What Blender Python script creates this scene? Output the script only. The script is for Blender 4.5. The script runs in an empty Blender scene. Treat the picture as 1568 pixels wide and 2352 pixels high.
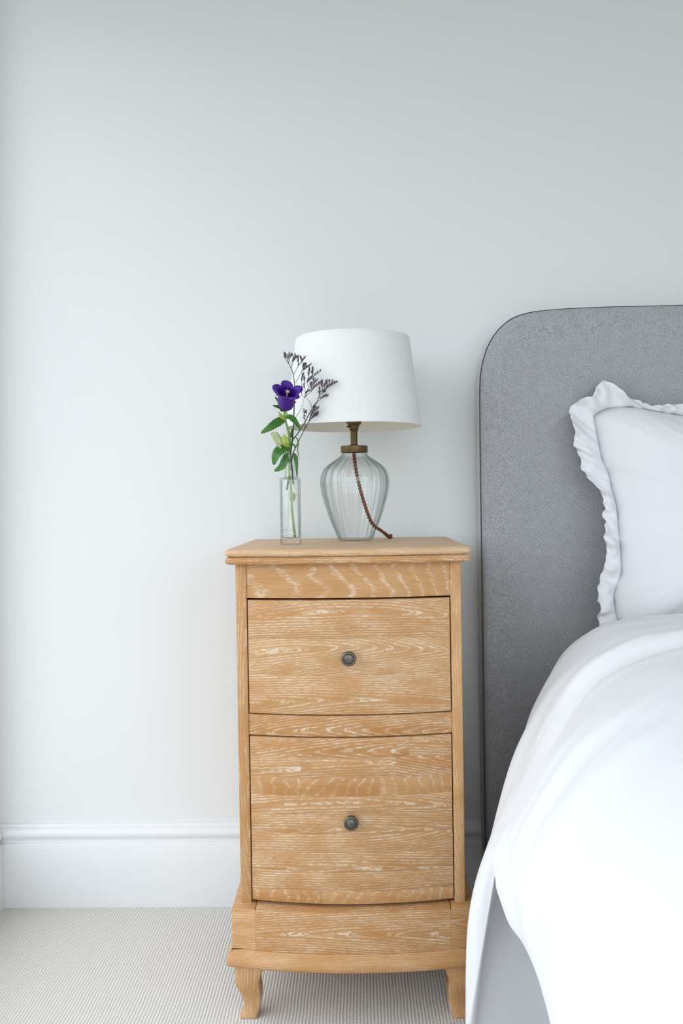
import bpy, bmesh, math, random
from math import sin, cos, pi, sqrt, radians
from mathutils import Vector, Matrix, noise

random.seed(7)
scene = bpy.context.scene
C = scene.collection

# ---------------------------------------------------------------- camera
CAM_POS = Vector((0.0, -1.9127, 0.8485))
PITCH, YAW, ROLL = 0.0124, 0.0218, 0.0157
fwd = Vector((-sin(YAW) * cos(PITCH), cos(YAW) * cos(PITCH), -sin(PITCH)))
right = Vector((cos(YAW), sin(YAW), 0))
down = fwd.cross(right)
r2 = right * cos(ROLL) + down * sin(ROLL)
d2 = down * cos(ROLL) - right * sin(ROLL)
cam_data = bpy.data.cameras.new('camera')
cam_data.sensor_fit = 'HORIZONTAL'
cam_data.sensor_width = 24.0
cam_data.lens = 32.0
cam_data.clip_start = 0.01
cam = bpy.data.objects.new('camera', cam_data)
C.objects.link(cam)
mw = Matrix.Identity(4)
for i in range(3):
    mw[i][0] = r2[i]; mw[i][1] = -d2[i]; mw[i][2] = -fwd[i]; mw[i][3] = CAM_POS[i]
cam.matrix_world = mw
scene.camera = cam

# ---------------------------------------------------------------- world, window light, exposure
world = bpy.data.worlds.new('world')
scene.world = world
world.use_nodes = True
# plain overcast sky above the horizon, dim ground below it
wt = world.node_tree
bg = wt.nodes['Background']
wtc = wt.nodes.new('ShaderNodeTexCoord')
wsp = wt.nodes.new('ShaderNodeSeparateXYZ')
wmr = wt.nodes.new('ShaderNodeMapRange')
wmx = wt.nodes.new('ShaderNodeMix'); wmx.data_type = 'RGBA'
wt.links.new(wtc.outputs['Generated'], wsp.inputs[0])
wt.links.new(wsp.outputs[2], wmr.inputs[0])
wmr.inputs[1].default_value = -0.03; wmr.inputs[2].default_value = 0.03
wt.links.new(wmr.outputs[0], wmx.inputs[0])
wmx.inputs[6].default_value = (0.30, 0.30, 0.28, 1)
wmx.inputs[7].default_value = (0.90, 0.97, 1.04, 1)
wt.links.new(wmx.outputs[2], bg.inputs['Color'])
bg.inputs['Strength'].default_value = 2.6

WIN = (-3.00, -0.09, 0.05, 2.05)       # window opening in the left wall: y0, y1, z0, z1
FILL_WIN = (-0.70, 3.10, 0.04, 2.30)       # rear opening added for frontal fill light: x0, x1, z0, z1
LEFT_X = -0.7830
REAR_Y = -3.3
RIGHT_X = 3.3
CEIL = 2.7


def portal(name, loc, rot, sx, sy):
    """daylight portal filling a window opening"""
    l = bpy.data.lights.new(name, 'AREA')
    l.shape = 'RECTANGLE'; l.size = sx; l.size_y = sy
    l.cycles.is_portal = True
    o = bpy.data.objects.new(name, l)
    C.objects.link(o)
    o.location = loc; o.rotation_euler = rot
    return o


portal('window_daylight', (LEFT_X - 0.19, (WIN[0] + WIN[1]) / 2, (WIN[2] + WIN[3]) / 2),
       (0, -pi / 2, 0), WIN[3] - WIN[2], WIN[1] - WIN[0])
portal('rear_fill_daylight', ((FILL_WIN[0] + FILL_WIN[1]) / 2, REAR_Y - 0.19, (FILL_WIN[2] + FILL_WIN[3]) / 2),
       (pi / 2, 0, 0), FILL_WIN[1] - FILL_WIN[0], FILL_WIN[3] - FILL_WIN[2])

scene.view_settings.view_transform = 'Standard'
scene.view_settings.look = 'None'
scene.view_settings.gamma = 1.0
scene.view_settings.use_curve_mapping = False
scene.view_settings.exposure = 0.0
scene.cycles.max_bounces = 5
scene.cycles.diffuse_bounces = 3
scene.cycles.glossy_bounces = 2
scene.cycles.transmission_bounces = 4
scene.cycles.transparent_max_bounces = 24


# ---------------------------------------------------------------- material helpers
class NT:
    def __init__(self, name):
        self.m = bpy.data.materials.new(name)
        self.m.use_nodes = True
        self.t = self.m.node_tree
        self.b = self.t.nodes['Principled BSDF']

    def n(self, typ, **props):
        nd = self.t.nodes.new(typ)
        for k, v in props.items():
            setattr(nd, k, v)
        return nd

    def put(self, sock, v):
        if hasattr(v, 'is_linked') or isinstance(v, bpy.types.NodeSocket):
            self.t.links.new(v, sock)
        else:
            sock.default_value = v

    def math(self, op, a, b=0.0, c=None, clamp=False):
        nd = self.n('ShaderNodeMath', operation=op, use_clamp=clamp)
        self.put(nd.inputs[0], a); self.put(nd.inputs[1], b)
        if c is not None:
            self.put(nd.inputs[2], c)
        return nd.outputs[0]

    def mix(self, f, a, b, blend='MIX'):
        nd = self.n('ShaderNodeMix', data_type='RGBA', blend_type=blend)
        self.put(nd.inputs[0], f); self.put(nd.inputs[6], a); self.put(nd.inputs[7], b)
        return nd.outputs[2]

    def noise(self, vec, scale=1.0, detail=2.0, rough=0.5):
        nd = self.n('ShaderNodeTexNoise')
        self.put(nd.inputs['Vector'], vec)
        nd.inputs['Scale'].default_value = scale
        nd.inputs['Detail'].default_value = detail
        nd.inputs['Roughness'].default_value = rough
        return nd.outputs[0]

    def mapr(self, v, a, b, c=0.0, d=1.0, smooth=True):
        nd = self.n('ShaderNodeMapRange')
        if smooth:
            nd.interpolation_type = 'SMOOTHSTEP'
        self.put(nd.inputs[0], v)
        for i, x in enumerate((a, b, c, d)):
            nd.inputs[1 + i].default_value = x
        return nd.outputs[0]

    def comb(self, x, y, z):
        nd = self.n('ShaderNodeCombineXYZ')
        self.put(nd.inputs[0], x); self.put(nd.inputs[1], y); self.put(nd.inputs[2], z)
        return nd.outputs[0]

    def obj(self):
        return self.n('ShaderNodeTexCoord').outputs['Object']

    def sep(self, v):
        nd = self.n('ShaderNodeSeparateXYZ')
        self.put(nd.inputs[0], v)
        return nd.outputs

    def scale(self, v, s):
        nd = self.n('ShaderNodeVectorMath', operation='MULTIPLY')
        self.put(nd.inputs[0], v); nd.inputs[1].default_value = s
        return nd.outputs[0]

    def bump(self, h, strength, dist):
        nd = self.n('ShaderNodeBump')
        nd.inputs['Strength'].default_value = strength
        nd.inputs['Distance'].default_value = dist
        self.put(nd.inputs['Height'], h)
        self.t.links.new(nd.outputs[0], self.b.inputs['Normal'])

    def set(self, **kw):
        for k, v in kw.items():
            k = k.replace('_', ' ')
            self.put(self.b.inputs[k], v)
        return self


def rgb(r, g, b):
    f = lambda c: (c / 255 / 12.92) if c / 255 <= 0.04045 else ((c / 255 + 0.055) / 1.055) ** 2.4
    return (f(r), f(g), f(b), 1)


def plain(name, col, rough=0.5, metal=0.0, var=0.0, vscale=60, bump=0.0, bdist=0.001, **kw):
    t = NT(name)
    t.set(Roughness=rough, Metallic=metal)
    o = t.obj()
    nz = t.noise(o, vscale, 3)
    dark = tuple(c * (1 - var) for c in col[:3]) + (1,)
    t.set(Base_Color=t.mix(nz, dark, col))
    if bump:
        t.bump(nz, bump, bdist)
    t.set(**kw)
    return t.m


M = {}
# painted wall
t = NT('wall_paint')
o = t.obj()
t.set(Base_Color=t.mix(t.noise(o, 1.3, 0), rgb(230, 233, 233), rgb(233, 236, 236)), Roughness=0.55)
M['wall'] = t.m
M['ceiling'] = plain('ceiling_paint', rgb(240, 240, 238), 0.7, var=0.02)
t = NT('gloss_white_paint')
o = t.obj()
t.set(Base_Color=t.mix(t.noise(o, 9, 3), rgb(233, 236, 238), rgb(238, 241, 243)), Roughness=0.32)
M['trim'] = t.m

# looped ribbed carpet
t = NT('loop_carpet')
o = t.obj()
wob = t.noise(o, 14, 2)
x, y, z = t.sep(o)[:3]
xs = t.math('ADD', x, t.math('MULTIPLY', wob, 0.004))
rib = t.math('ABSOLUTE', t.math('SINE', t.math('MULTIPLY', xs, pi / 0.0056)))
row = t.math('FLOOR', t.math('DIVIDE', xs, 0.0056))
ph = t.math('MULTIPLY', row, 2.4)
loop = t.math('ABSOLUTE', t.math('SINE', t.math('ADD', t.math('MULTIPLY', y, pi / 0.0085), ph)))
fine = t.noise(o, 900, 3, 0.7)
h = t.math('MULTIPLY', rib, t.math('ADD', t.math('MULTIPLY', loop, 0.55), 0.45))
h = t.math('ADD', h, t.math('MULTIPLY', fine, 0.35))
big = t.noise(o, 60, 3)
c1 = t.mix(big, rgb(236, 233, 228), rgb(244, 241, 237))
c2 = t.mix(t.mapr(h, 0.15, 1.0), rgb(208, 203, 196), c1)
t.set(Base_Color=c2, Roughness=0.95)
t.b.inputs['Sheen Weight'].default_value = 0.15
t.bump(h, 0.6, 0.0018)
M['carpet'] = t.m


# limed oak; grain axis L: 'x' or 'z'.  figure: 'flat' (long cathedral lines) or 'bars' (bold bands crossing the grain)
def oak(name, axis, tint=1.0, strong=1.0, ring=0.0038, figure='flat', fine_amt=0.30, pale=False):
    t = NT(name)
    o = t.obj()
    rnd = t.n('ShaderNodeObjectInfo').outputs['Random']
    x, y, z = t.sep(o)[:3]
    L, T = (x, z) if axis == 'x' else (z, x)
    T = t.math('ADD', T, t.math('MULTIPLY', y, 0.55))
    off = t.math('MULTIPLY', rnd, 53.0)
    rnd2 = t.math('FRACT', t.math('MULTIPLY', rnd, 17.31))
    rnd3 = t.math('FRACT', t.math('MULTIPLY', rnd, 91.7))
    vlow = t.comb(t.math('ADD', t.math('MULTIPLY', L, 6.0), off), t.math('MULTIPLY', T, 20.0), off)
    warp = t.math('SUBTRACT', t.noise(vlow, 1.0, 2), 0.5)
    t0 = t.math('MULTIPLY', t.math('SUBTRACT', rnd2, 0.5), 0.05)
    dT = t.math('SUBTRACT', T, t0)
    if figure == 'flat':
        dist = t.math('SQRT', t.math('ADD', t.math('MULTIPLY', dT, dT), 0.00005))
        slope = t.math('MULTIPLY', t.math('SUBTRACT', rnd3, 0.5), 0.22)
        rr = t.math('ADD', dist, t.math('MULTIPLY', L, slope))
        # growth lines fan out toward both ends of a board
        rr = t.math('ADD', rr, t.math('MULTIPLY', t.math('MULTIPLY', L, L), t.math('MULTIPLY', t.math('SUBTRACT', rnd2, 0.35), 0.9)))
        rr = t.math('ADD', rr, t.math('MULTIPLY', warp, 0.010))
        lo, hi = -0.1, 0.8
    else:
        jag = t.noise(t.comb(t.math('MULTIPLY', L, 25), t.math('MULTIPLY', T, 110), off), 1.0, 3)
        rr = t.math('ADD', t.math('MULTIPLY', L, 1.0), t.math('MULTIPLY', t.math('ABSOLUTE', dT), 0.5))
        rr = t.math('ADD', rr, t.math('MULTIPLY', t.math('MULTIPLY', L, L), 1.6))
        rr = t.math('ADD', rr, t.math('MULTIPLY', warp, 0.07))
        rr = t.math('ADD', rr, t.math('MULTIPLY', jag, 0.016))
        lo, hi = 0.35, 0.95
    band = t.mapr(t.math('SINE', t.math('MULTIPLY', rr, 2 * pi / ring)), lo, hi)
    # lime-filled pores: short dashes along the grain
    if figure == 'flat':
        vp = t.comb(t.math('ADD', t.math('MULTIPLY', L, 105.0), off), t.math('MULTIPLY', rr, 1300.0), t.math('MULTIPLY', T, 160.0))
    else:
        vp = t.comb(t.math('ADD', t.math('MULTIPLY', L, 160.0), off), t.math('MULTIPLY', T, 900.0), off)
    pores = t.mapr(t.noise(vp, 1.0, 2, 0.6), 0.42, 0.58)
    vp2 = t.comb(t.math('ADD', t.math('MULTIPLY', L, 30.0), off), t.math('MULTIPLY', T, 1500.0), off)
    fine = t.mapr(t.noise(vp2, 1.0, 3, 0.65), 0.42, 0.66)
    patch = t.mapr(t.noise(t.comb(t.math('ADD', t.math('MULTIPLY', L, 14), off), t.math('MULTIPLY', T, 40), 0.0), 1.0, 2), 0.32, 0.68)
    lime = t.math('MULTIPLY', t.math('MULTIPLY', band, pores), t.math('ADD', t.math('MULTIPLY', patch, 0.65), 0.35))
    lime = t.math('ADD', lime, t.math('MULTIPLY', t.math('MULTIPLY', fine, patch), fine_amt))
    lime = t.math('MULTIPLY', lime, strong, clamp=True)
    k = tint
    a = rgb(193 * k, 138 * k, 76 * k)
    b = rgb(212 * k, 168 * k, 115 * k)
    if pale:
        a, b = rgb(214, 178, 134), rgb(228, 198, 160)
    base = t.mix(t.math('ADD', t.math('MULTIPLY', patch, 0.35), t.math('MULTIPLY', rnd3, 0.65)), a, b)
    base = t.mix(t.math('MULTIPLY', t.math('SUBTRACT', 1.0, fine), 0.30), base, rgb(172 * k, 112 * k, 58 * k))
    t.set(Base_Color=t.mix(lime, base, rgb(226, 206, 182)), Roughness=0.5)
    return t.m


M['oak_x'] = oak('limed_oak_horizontal', 'x', 0.965, 0.95)
M['oak_z'] = oak('limed_oak_upright', 'z', 0.98, 0.55, 0.0040)
M['oak_soft'] = oak('limed_oak_smooth', 'x', 1.0, 0.5)
M['oak_top_lit'] = oak('limed_oak_lit_top', 'x', 1.0, 0.6, pale=True)  # paler copy: light from above painted into the top board's colour
M['oak_wide'] = oak('limed_oak_wide_figure', 'x', 0.98, 0.85, 0.036, 'bars', 0.12)
M['oak_bars'] = oak('limed_oak_bar_figure', 'x', 0.97, 0.6, 0.020, 'bars', 0.25)
M['oak_shaded'] = plain('shaded_interior_wood', rgb(30, 21, 13), 0.9, var=0.3)  # near-black: shade of the drawer gaps put into the wood colour

# metals
M['brass'] = plain('aged_brass', rgb(122, 104, 72), 0.42, 0.85, var=0.45, vscale=70)
M['pewter'] = plain('dark_pewter', rgb(116, 112, 104), 0.34, 0.9, var=0.25, vscale=120)


def blown_glass(name, tint, power=3.0, refl=0.75):
    """thin blown glass: clear when seen square on, greener where the wall is seen edge-on, Fresnel reflection on top"""
    t = NT(name)
    t.t.nodes.remove(t.b)
    lw = t.n('ShaderNodeLayerWeight'); lw.inputs[0].default_value = 0.5
    edge = t.math('POWER', lw.outputs['Facing'], power)
    tr = t.n('ShaderNodeBsdfTransparent')
    t.put(tr.inputs[0], t.mix(edge, (0.995, 1.0, 0.998, 1), tint))
    gl = t.n('ShaderNodeBsdfGlossy'); gl.inputs['Roughness'].default_value = 0.02
    fr = t.math('ADD', t.math('MULTIPLY', t.math('POWER', lw.outputs['Facing'], 5.0), refl), 0.05)
    mx = t.n('ShaderNodeMixShader')
    t.put(mx.inputs[0], fr)
    t.t.links.new(tr.outputs[0], mx.inputs[1]); t.t.links.new(gl.outputs[0], mx.inputs[2])
    t.t.links.new(mx.outputs[0], t.t.nodes['Material Output'].inputs[0])
    return t.m


M['glass_lamp'] = blown_glass('ribbed_clear_glass', (0.47, 0.53, 0.515, 1), 2.3, 0.32)
M['glass_bottle'] = blown_glass('clear_bottle_glass', (0.42, 0.49, 0.47, 1), 2.5, 0.5)
te = NT('white_glass_line')
te.set(Base_Color=rgb(246, 249, 249), Roughness=0.6)
trn = te.n('ShaderNodeBsdfTransparent'); mxe = te.n('ShaderNodeMixShader')
te.put(mxe.inputs[0], te.mapr(te.noise(te.obj(), 60, 2), 0.3, 0.7, 0.35, 0.75))
te.t.links.new(trn.outputs[0], mxe.inputs[1]); te.t.links.new(te.b.outputs[0], mxe.inputs[2])
te.t.links.new(mxe.outputs[0], te.t.nodes['Material Output'].inputs[0])
M['white_line'] = te.m
M['water'] = blown_glass('clear_water', (0.75, 0.83, 0.82, 1), 3.0, 0.35)

# lampshade linen
t = NT('white_linen_shade')
o = t.obj()
ang = t.math('ARCTAN2', t.sep(o)[1], t.sep(o)[0])
vz = t.sep(o)[2]
slub = t.noise(t.comb(t.math('MULTIPLY', ang, 55), t.math('MULTIPLY', vz, 40), 0.0), 1.0, 4, 0.65)
weave = t.noise(t.comb(t.math('MULTIPLY', ang, 60), t.math('MULTIPLY', vz, 520), 3.0), 1.0, 2)
hh = t.math('ADD', slub, t.math('MULTIPLY', weave, 0.5))
t.set(Base_Color=t.mix(slub, rgb(238, 239, 236), rgb(248, 249, 247)), Roughness=0.85)
t.b.inputs['Subsurface Weight'].default_value = 0.0
t.bump(hh, 0.6, 0.0014)
M['linen'] = t.m
M['lining'] = plain('cream_shade_lining', rgb(250, 246, 236), 0.7, var=0.03, vscale=30)
M['bulb'] = plain('opal_bulb', rgb(240, 238, 230), 0.25, var=0.02)
M['cord'] = plain('brown_twisted_flex', rgb(140, 72, 46), 0.7, var=0.5, vscale=900, bump=0.6, bdist=0.0006)

# headboard felt
t = NT('grey_melange_upholstery')
o = t.obj()
w1 = t.noise(t.scale(o, (900, 900, 260)), 1.0, 3, 0.7)
w2 = t.noise(t.scale(o, (260, 900, 900)), 1.0, 3, 0.7)
w3 = t.noise(o, 55, 4, 0.6)
w = t.math('ADD', t.math('MULTIPLY', t.math('ADD', w1, w2), 0.46), t.math('MULTIPLY', w3, 0.08))
t.set(Base_Color=t.mix(t.mapr(w, 0.36, 0.64), rgb(134, 136, 139), rgb(190, 192, 196)), Roughness=0.95)
t.b.inputs['Sheen Weight'].default_value = 0.25
t.bump(w, 0.35, 0.0012)
M['felt'] = t.m
M['felt_pale'] = plain('pale_grey_upholstery', rgb(205, 207, 208), 0.95, var=0.12, vscale=700, bump=0.3)
M['piping'] = plain('dark_grey_piping', rgb(84, 84, 86), 0.9, var=0.3, vscale=500)

# white cotton
t = NT('white_cotton')
o = t.obj()
t.set(Base_Color=rgb(250, 251, 254), Roughness=0.8)
t.b.inputs['Sheen Weight'].default_value = 0.1
t.bump(t.noise(o, 16, 2), 0.12, 0.004)
tl = t.n('ShaderNodeBsdfTranslucent'); tl.inputs[0].default_value = rgb(240, 242, 250)
mxs = t.n('ShaderNodeMixShader'); mxs.inputs[0].default_value = 0.14
t.t.links.new(t.b.outputs[0], mxs.inputs[1]); t.t.links.new(tl.outputs[0], mxs.inputs[2])
t.t.links.new(mxs.outputs[0], t.t.nodes['Material Output'].inputs[0])
M['cotton'] = t.m
M['mattress'] = plain('mattress_ticking', rgb(225, 224, 220), 0.9, var=0.05)

# plants
M['leaf'] = None
t = NT('bellflower_leaf')
o = t.obj()
nz = t.noise(o, 90, 3)
t.set(Base_Color=t.mix(nz, rgb(36, 90, 22), rgb(86, 140, 64)), Roughness=0.45)
M['leaf'] = t.m
M['stem'] = plain('bellflower_stem_green', rgb(136, 172, 82), 0.5, var=0.25, vscale=120)
M['bud'] = plain('bellflower_bud_green', rgb(182, 204, 96), 0.5, var=0.3, vscale=160)
M['bud_pale'] = plain('pale_tubular_bud', rgb(196, 206, 156), 0.5, var=0.25, vscale=120)
M['petal'] = plain('violet_petal', rgb(76, 20, 152), 0.5, var=0.35, vscale=130, bump=0.2)
M['stamen'] = plain('cream_stamen', rgb(226, 224, 170), 0.6, var=0.15)
M['twig'] = plain('sea_lavender_twig', rgb(62, 72, 62), 0.7, var=0.3, vscale=200)
M['floret'] = plain('sea_lavender_floret', rgb(122, 106, 124), 0.8, var=0.55, vscale=520)


# ---------------------------------------------------------------- mesh helpers
def tag(o, label=None, cat=None, group=None, kind=None):
    for k, v in (('label', label), ('category', cat), ('group', group), ('kind', kind)):
        if v:
            o[k] = v
    return o


def empty(name, loc):
    o = bpy.data.objects.new(name, None)
    o.location = loc
    o.empty_display_size = 0.05
    C.objects.link(o)
    return o


def wpos(o):
    v = Vector(o.location)
    while o.parent:
        o = o.parent
        v += Vector(o.location)
    return v


def mk(name, verts, faces, mat, parent=None, loc=None, smooth=True, sharp=None):
    """verts in world coordinates; the object's origin goes to loc"""
    loc = Vector(loc) if loc is not None else Vector((0, 0, 0))
    me = bpy.data.meshes.new(name)
    me.from_pydata([tuple(Vector(v) - loc) for v in verts], [], faces)
    bm = bmesh.new(); bm.from_mesh(me)
    bmesh.ops.recalc_face_normals(bm, faces=bm.faces)
    bm.to_mesh(me); bm.free()
    if smooth:
        for p in me.polygons:
            p.use_smooth = True
        if sharp:
            me.set_sharp_from_angle(angle=radians(sharp))
    me.materials.append(mat)
    o = bpy.data.objects.new(name, me)
    C.objects.link(o)
    if parent:
        o.parent = parent
        o.location = loc - wpos(parent)
    else:
        o.location = loc
    return o


def bevel_box(x0, x1, y0, y1, z0, z1, b=0.002, seg=2):
    bm = bmesh.new()
    bmesh.ops.create_cube(bm, size=1)
    for v in bm.verts:
        v.co = Vector(((x0 + x1) / 2 + v.co.x * (x1 - x0), (y0 + y1) / 2 + v.co.y * (y1 - y0), (z0 + z1) / 2 + v.co.z * (z1 - z0)))
    if b > 0:
        bmesh.ops.bevel(bm, geom=list(bm.edges), offset=b, segments=seg, affect='EDGES', profile=0.5)
    bm.verts.index_update()
    vs = [v.co.copy() for v in bm.verts]
    fs = [[v.index for v in f.verts] for f in bm.faces]
    bm.free()
    return vs, fs


def box(name, x0, x1, y0, y1, z0, z1, mat, parent=None, b=0.002, loc=None):
    vs, fs = bevel_box(x0, x1, y0, y1, z0, z1, b)
    loc = loc or ((x0 + x1) / 2, (y0 + y1) / 2, (z0 + z1) / 2)
    return mk(name, vs, fs, mat, parent, loc, True, 40)


def lathe_data(prof, n, axis_pt, rfun=None, closed=False):
    vs, fs = [], []
    for k, (r, z) in enumerate(prof):
        for i in range(n):
            a = 2 * pi * i / n
            rr = rfun(r, k, a) if rfun else r
            vs.append(Vector((axis_pt[0] + rr * cos(a), axis_pt[1] + rr * sin(a), axis_pt[2] + z)))
    m = len(prof)
    for k in range(m if closed else m - 1):
        for i in range(n):
            j = (i + 1) % n
            k2 = (k + 1) % m
            fs.append([k * n + i, k * n + j, k2 * n + j, k2 * n + i])
    if not closed:
        fs.append(list(range(n))[::-1])
        fs.append([(m - 1) * n + i for i in range(n)])
    return vs, fs


def tube_data(path, rad, n=8, vs=None, fs=None):
    vs = [] if vs is None else vs
    fs = [] if fs is None else fs
    path = [Vector(p) for p in path]
    if not hasattr(rad, '__len__'):
        rad = [rad] * len(path)
    up = None
    b0 = len(vs)
    for i, p in enumerate(path):
        tdir = (path[min(i + 1, len(path) - 1)] - path[max(i - 1, 0)]).normalized()
        if up is None:
            up = tdir.orthogonal().normalized()
        up = (up - tdir * up.dot(tdir)).normalized()
        s = tdir.cross(up)
        for k in range(n):
            a = 2 * pi * k / n
            vs.append(p + (up * cos(a) + s * sin(a)) * rad[i])
    for i in range(len(path) - 1):
        for k in range(n):
            j = (k + 1) % n
            fs.append([b0 + i * n + k, b0 + i * n + j, b0 + (i + 1) * n + j, b0 + (i + 1) * n + k])
    fs.append([b0 + k for k in range(n)][::-1])
    fs.append([b0 + (len(path) - 1) * n + k for k in range(n)])
    return vs, fs


def cat(pts, n):
    """Catmull-Rom through pts, n points per span"""
    P = [Vector(p) for p in pts]
    out = []
    for i in range(len(P) - 1):
        a, b, c, d = P[max(i - 1, 0)], P[i], P[i + 1], P[min(i + 2, len(P) - 1)]
        for k in range(n):
            u = k / n
            out.append(0.5 * ((2 * b) + (c - a) * u + (2 * a - 5 * b + 4 * c - d) * u * u + (3 * b - a - 3 * c + d) * u ** 3))
    out.append(P[-1].copy())
    return out


def resample(pts, n):
    P = [Vector(p) for p in pts]
    L = [0]
    for a, b in zip(P, P[1:]):
        L.append(L[-1] + (b - a).length)
    out = []
    j = 0
    for i in range(n):
        s = L[-1] * i / (n - 1)
        while j < len(L) - 2 and L[j + 1] < s:
            j += 1
        u = (s - L[j]) / max(L[j + 1] - L[j], 1e-9)
        out.append(P[j].lerp(P[j + 1], min(max(u, 0), 1)))
    return out


def slab_data(outline, prof, axis='z'):
    """outline: closed list of 2-D points (counter-clockwise); prof: list of (inset, height).  axis z: outline=(x,y); axis y: outline=(x,z)"""
    n = len(outline)
    O = [Vector((p[0], p[1])) for p in outline]
    N = []
    for i in range(n):
        e1 = (O[i] - O[i - 1]).normalized(); e2 = (O[(i + 1) % n] - O[i]).normalized()
        n1 = Vector((e1.y, -e1.x)); n2 = Vector((e2.y, -e2.x))
        m = (n1 + n2)
        m = m / max(m.dot(n1), 0.3)
        N.append(m)
    vs, fs = [], []
    for ins, h in prof:
        for i in range(n):
            q = O[i] - N[i] * ins
            vs.append(Vector((q.x, q.y, h)) if axis == 'z' else Vector((q.x, h, q.y)))
    for k in range(len(prof) - 1):
        for i in range(n):
            j = (i + 1) % n
            fs.append([k * n + i, k * n + j, (k + 1) * n + j, (k + 1) * n + i])
    fs.append(list(range(n))[::-1])
    fs.append([(len(prof) - 1) * n + i for i in range(n)])
    return vs, fs


# ================================================================ the room
def struct(o):
    o['kind'] = 'structure'
    return o


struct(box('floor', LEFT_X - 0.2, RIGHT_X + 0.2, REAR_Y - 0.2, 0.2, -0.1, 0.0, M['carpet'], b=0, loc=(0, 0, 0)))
struct(box('ceiling', LEFT_X - 0.2, RIGHT_X + 0.2, REAR_Y - 0.2, 0.2, CEIL, CEIL + 0.1, M['ceiling'], b=0))
struct(box('wall_back', LEFT_X - 0.2, RIGHT_X + 0.2, 0.0, 0.2, 0.0, CEIL, M['wall'], b=0))
struct(box('wall_right', RIGHT_X, RIGHT_X + 0.2, REAR_Y, 0.0, 0.0, CEIL, M['wall'], b=0))


def wall_with_hole(name, u0, u1, h0, h1, a, b, z0, z1, place):
    vs, fs = [], []
    for (p, q, r, s) in ((u0, a, 0, CEIL), (b, u1, 0, CEIL), (a, b, 0, z0), (a, b, z1, CEIL)):
        k = len(vs)
        v, f = bevel_box(p, q, h0, h1, r, s, 0)
        vs += [place(c) for c in v]
        fs += [[i + k for i in g] for g in f]
    return struct(mk(name, vs, fs, M['wall'], None, None, False))


wall_with_hole('wall_left', REAR_Y, 0.0, LEFT_X - 0.2, LEFT_X, WIN[0], WIN[1], WIN[2], WIN[3], lambda c: Vector((c.y, c.x, c.z)))
wall_with_hole('wall_rear', LEFT_X, RIGHT_X, REAR_Y - 0.2, REAR_Y, FILL_WIN[0], FILL_WIN[1], FILL_WIN[2], FILL_WIN[3], lambda c: c)


def window(name, u0, u1, z0, z1, place, depth):
    """frame with a mullion; u along the wall, d into the wall"""
    def bar(nm, a, b, c, d, parent, loc):
        v, f = bevel_box(a, b, depth[0], depth[1], c, d, 0.003, 1)
        return mk(nm, [place(p) for p in v], f, M['trim'], parent, loc, True, 40)
    base = place(Vector(((u0 + u1) / 2, (depth[0] + depth[1]) / 2, z0)))
    w = empty(name, base)
    struct(w)
    bar('frame_jamb', u0, u0 + 0.05, z0, z1, w, base)
    bar('frame_jamb', u1 - 0.05, u1, z0, z1, w, base)
    bar('frame_rail', u0 + 0.05, u1 - 0.05, z0, z0 + 0.05, w, base)
    bar('frame_rail', u0 + 0.05, u1 - 0.05, z1 - 0.05, z1, w, base)
    m = (u0 + u1) / 2
    bar('mullion', m - 0.02, m + 0.02, z0 + 0.05, z1 - 0.05, w, base)
    return w


window('window_1', WIN[0], WIN[1], WIN[2], WIN[3], lambda c: Vector((c.y, c.x, c.z)), (LEFT_X - 0.11, LEFT_X - 0.06))
window('fill_window', FILL_WIN[0], FILL_WIN[1], FILL_WIN[2], FILL_WIN[3], lambda c: c, (REAR_Y - 0.08, REAR_Y - 0.03))

# torus skirting board
SK = [(0.018, 0.0), (0.018, 0.1325), (0.0172, 0.1345), (0.0150, 0.1355), (0.0118, 0.1362), (0.0112, 0.139), (0.0120, 0.1425),
      (0.0145, 0.1455), (0.0168, 0.1490), (0.0176, 0.1530), (0.0170, 0.1575), (0.0150, 0.1615), (0.0115, 0.1650),
      (0.0085, 0.1668), (0.0070, 0.1672), (0.0066, 0.1680), (0.0066, 0.1722), (0.0058, 0.1730), (0.0, 0.1732)]


def skirting(name, place, a, b):
    n = len(SK)
    vs = [place(a, d, z) for d, z in SK] + [place(b, d, z) for d, z in SK]
    fs = [[i, i + 1, n + i + 1, n + i] for i in range(n - 1)] + [list(range(n))[::-1], list(range(n, 2 * n)), [0, n, 2 * n - 1, n - 1]]
    struct(mk(name, vs, fs, M['trim'], None, None, True, 50))


skirting('baseboard_back', lambda u, d, z: Vector((u, -d, z)), LEFT_X, RIGHT_X)
skirting('baseboard_left', lambda u, d, z: Vector((LEFT_X + d, u, z)), REAR_Y, -0.0185)

# ================================================================ bedside cabinet
XC = -0.0238
YP = -0.418           # front plane of the posts
YB = -0.045           # back
cab = empty('bedside_cabinet', (XC, -0.235, 0))
tag(cab, 'limed oak bow-fronted bedside cabinet with two drawers on short curved legs', 'bedside cabinet')
HWI = 0.1675          # half width between the posts


def bow_outline(hw, yf, yb, bow, n=24, r=0.004):
    """counter-clockwise seen from above: front edge left to right, then the back"""
    pts = []
    for i in range(n + 1):
        u = -1 + 2 * i / n
        pts.append((XC + hw * u * (1 - 0.0 * u), yf - bow * (1 - u * u)))
    # soften the two front corners
    fl, fr = pts[0], pts[-1]
    pts[0] = (fl[0] + r * 0.3, fl[1] + r * 0.3); pts[-1] = (fr[0] - r * 0.3, fr[1] + r * 0.3)
    pts = [(fl[0], fl[1] + r)] + [pts[0]] + [(fl[0] + r, fl[1] - 0.0008)] + pts[1:-1] + [(fr[0] - r, fr[1] - 0.0008)] + [pts[-1]] + [(fr[0], fr[1] + r)]
    return pts + [(XC + hw, yb), (XC - hw, yb)]


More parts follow.
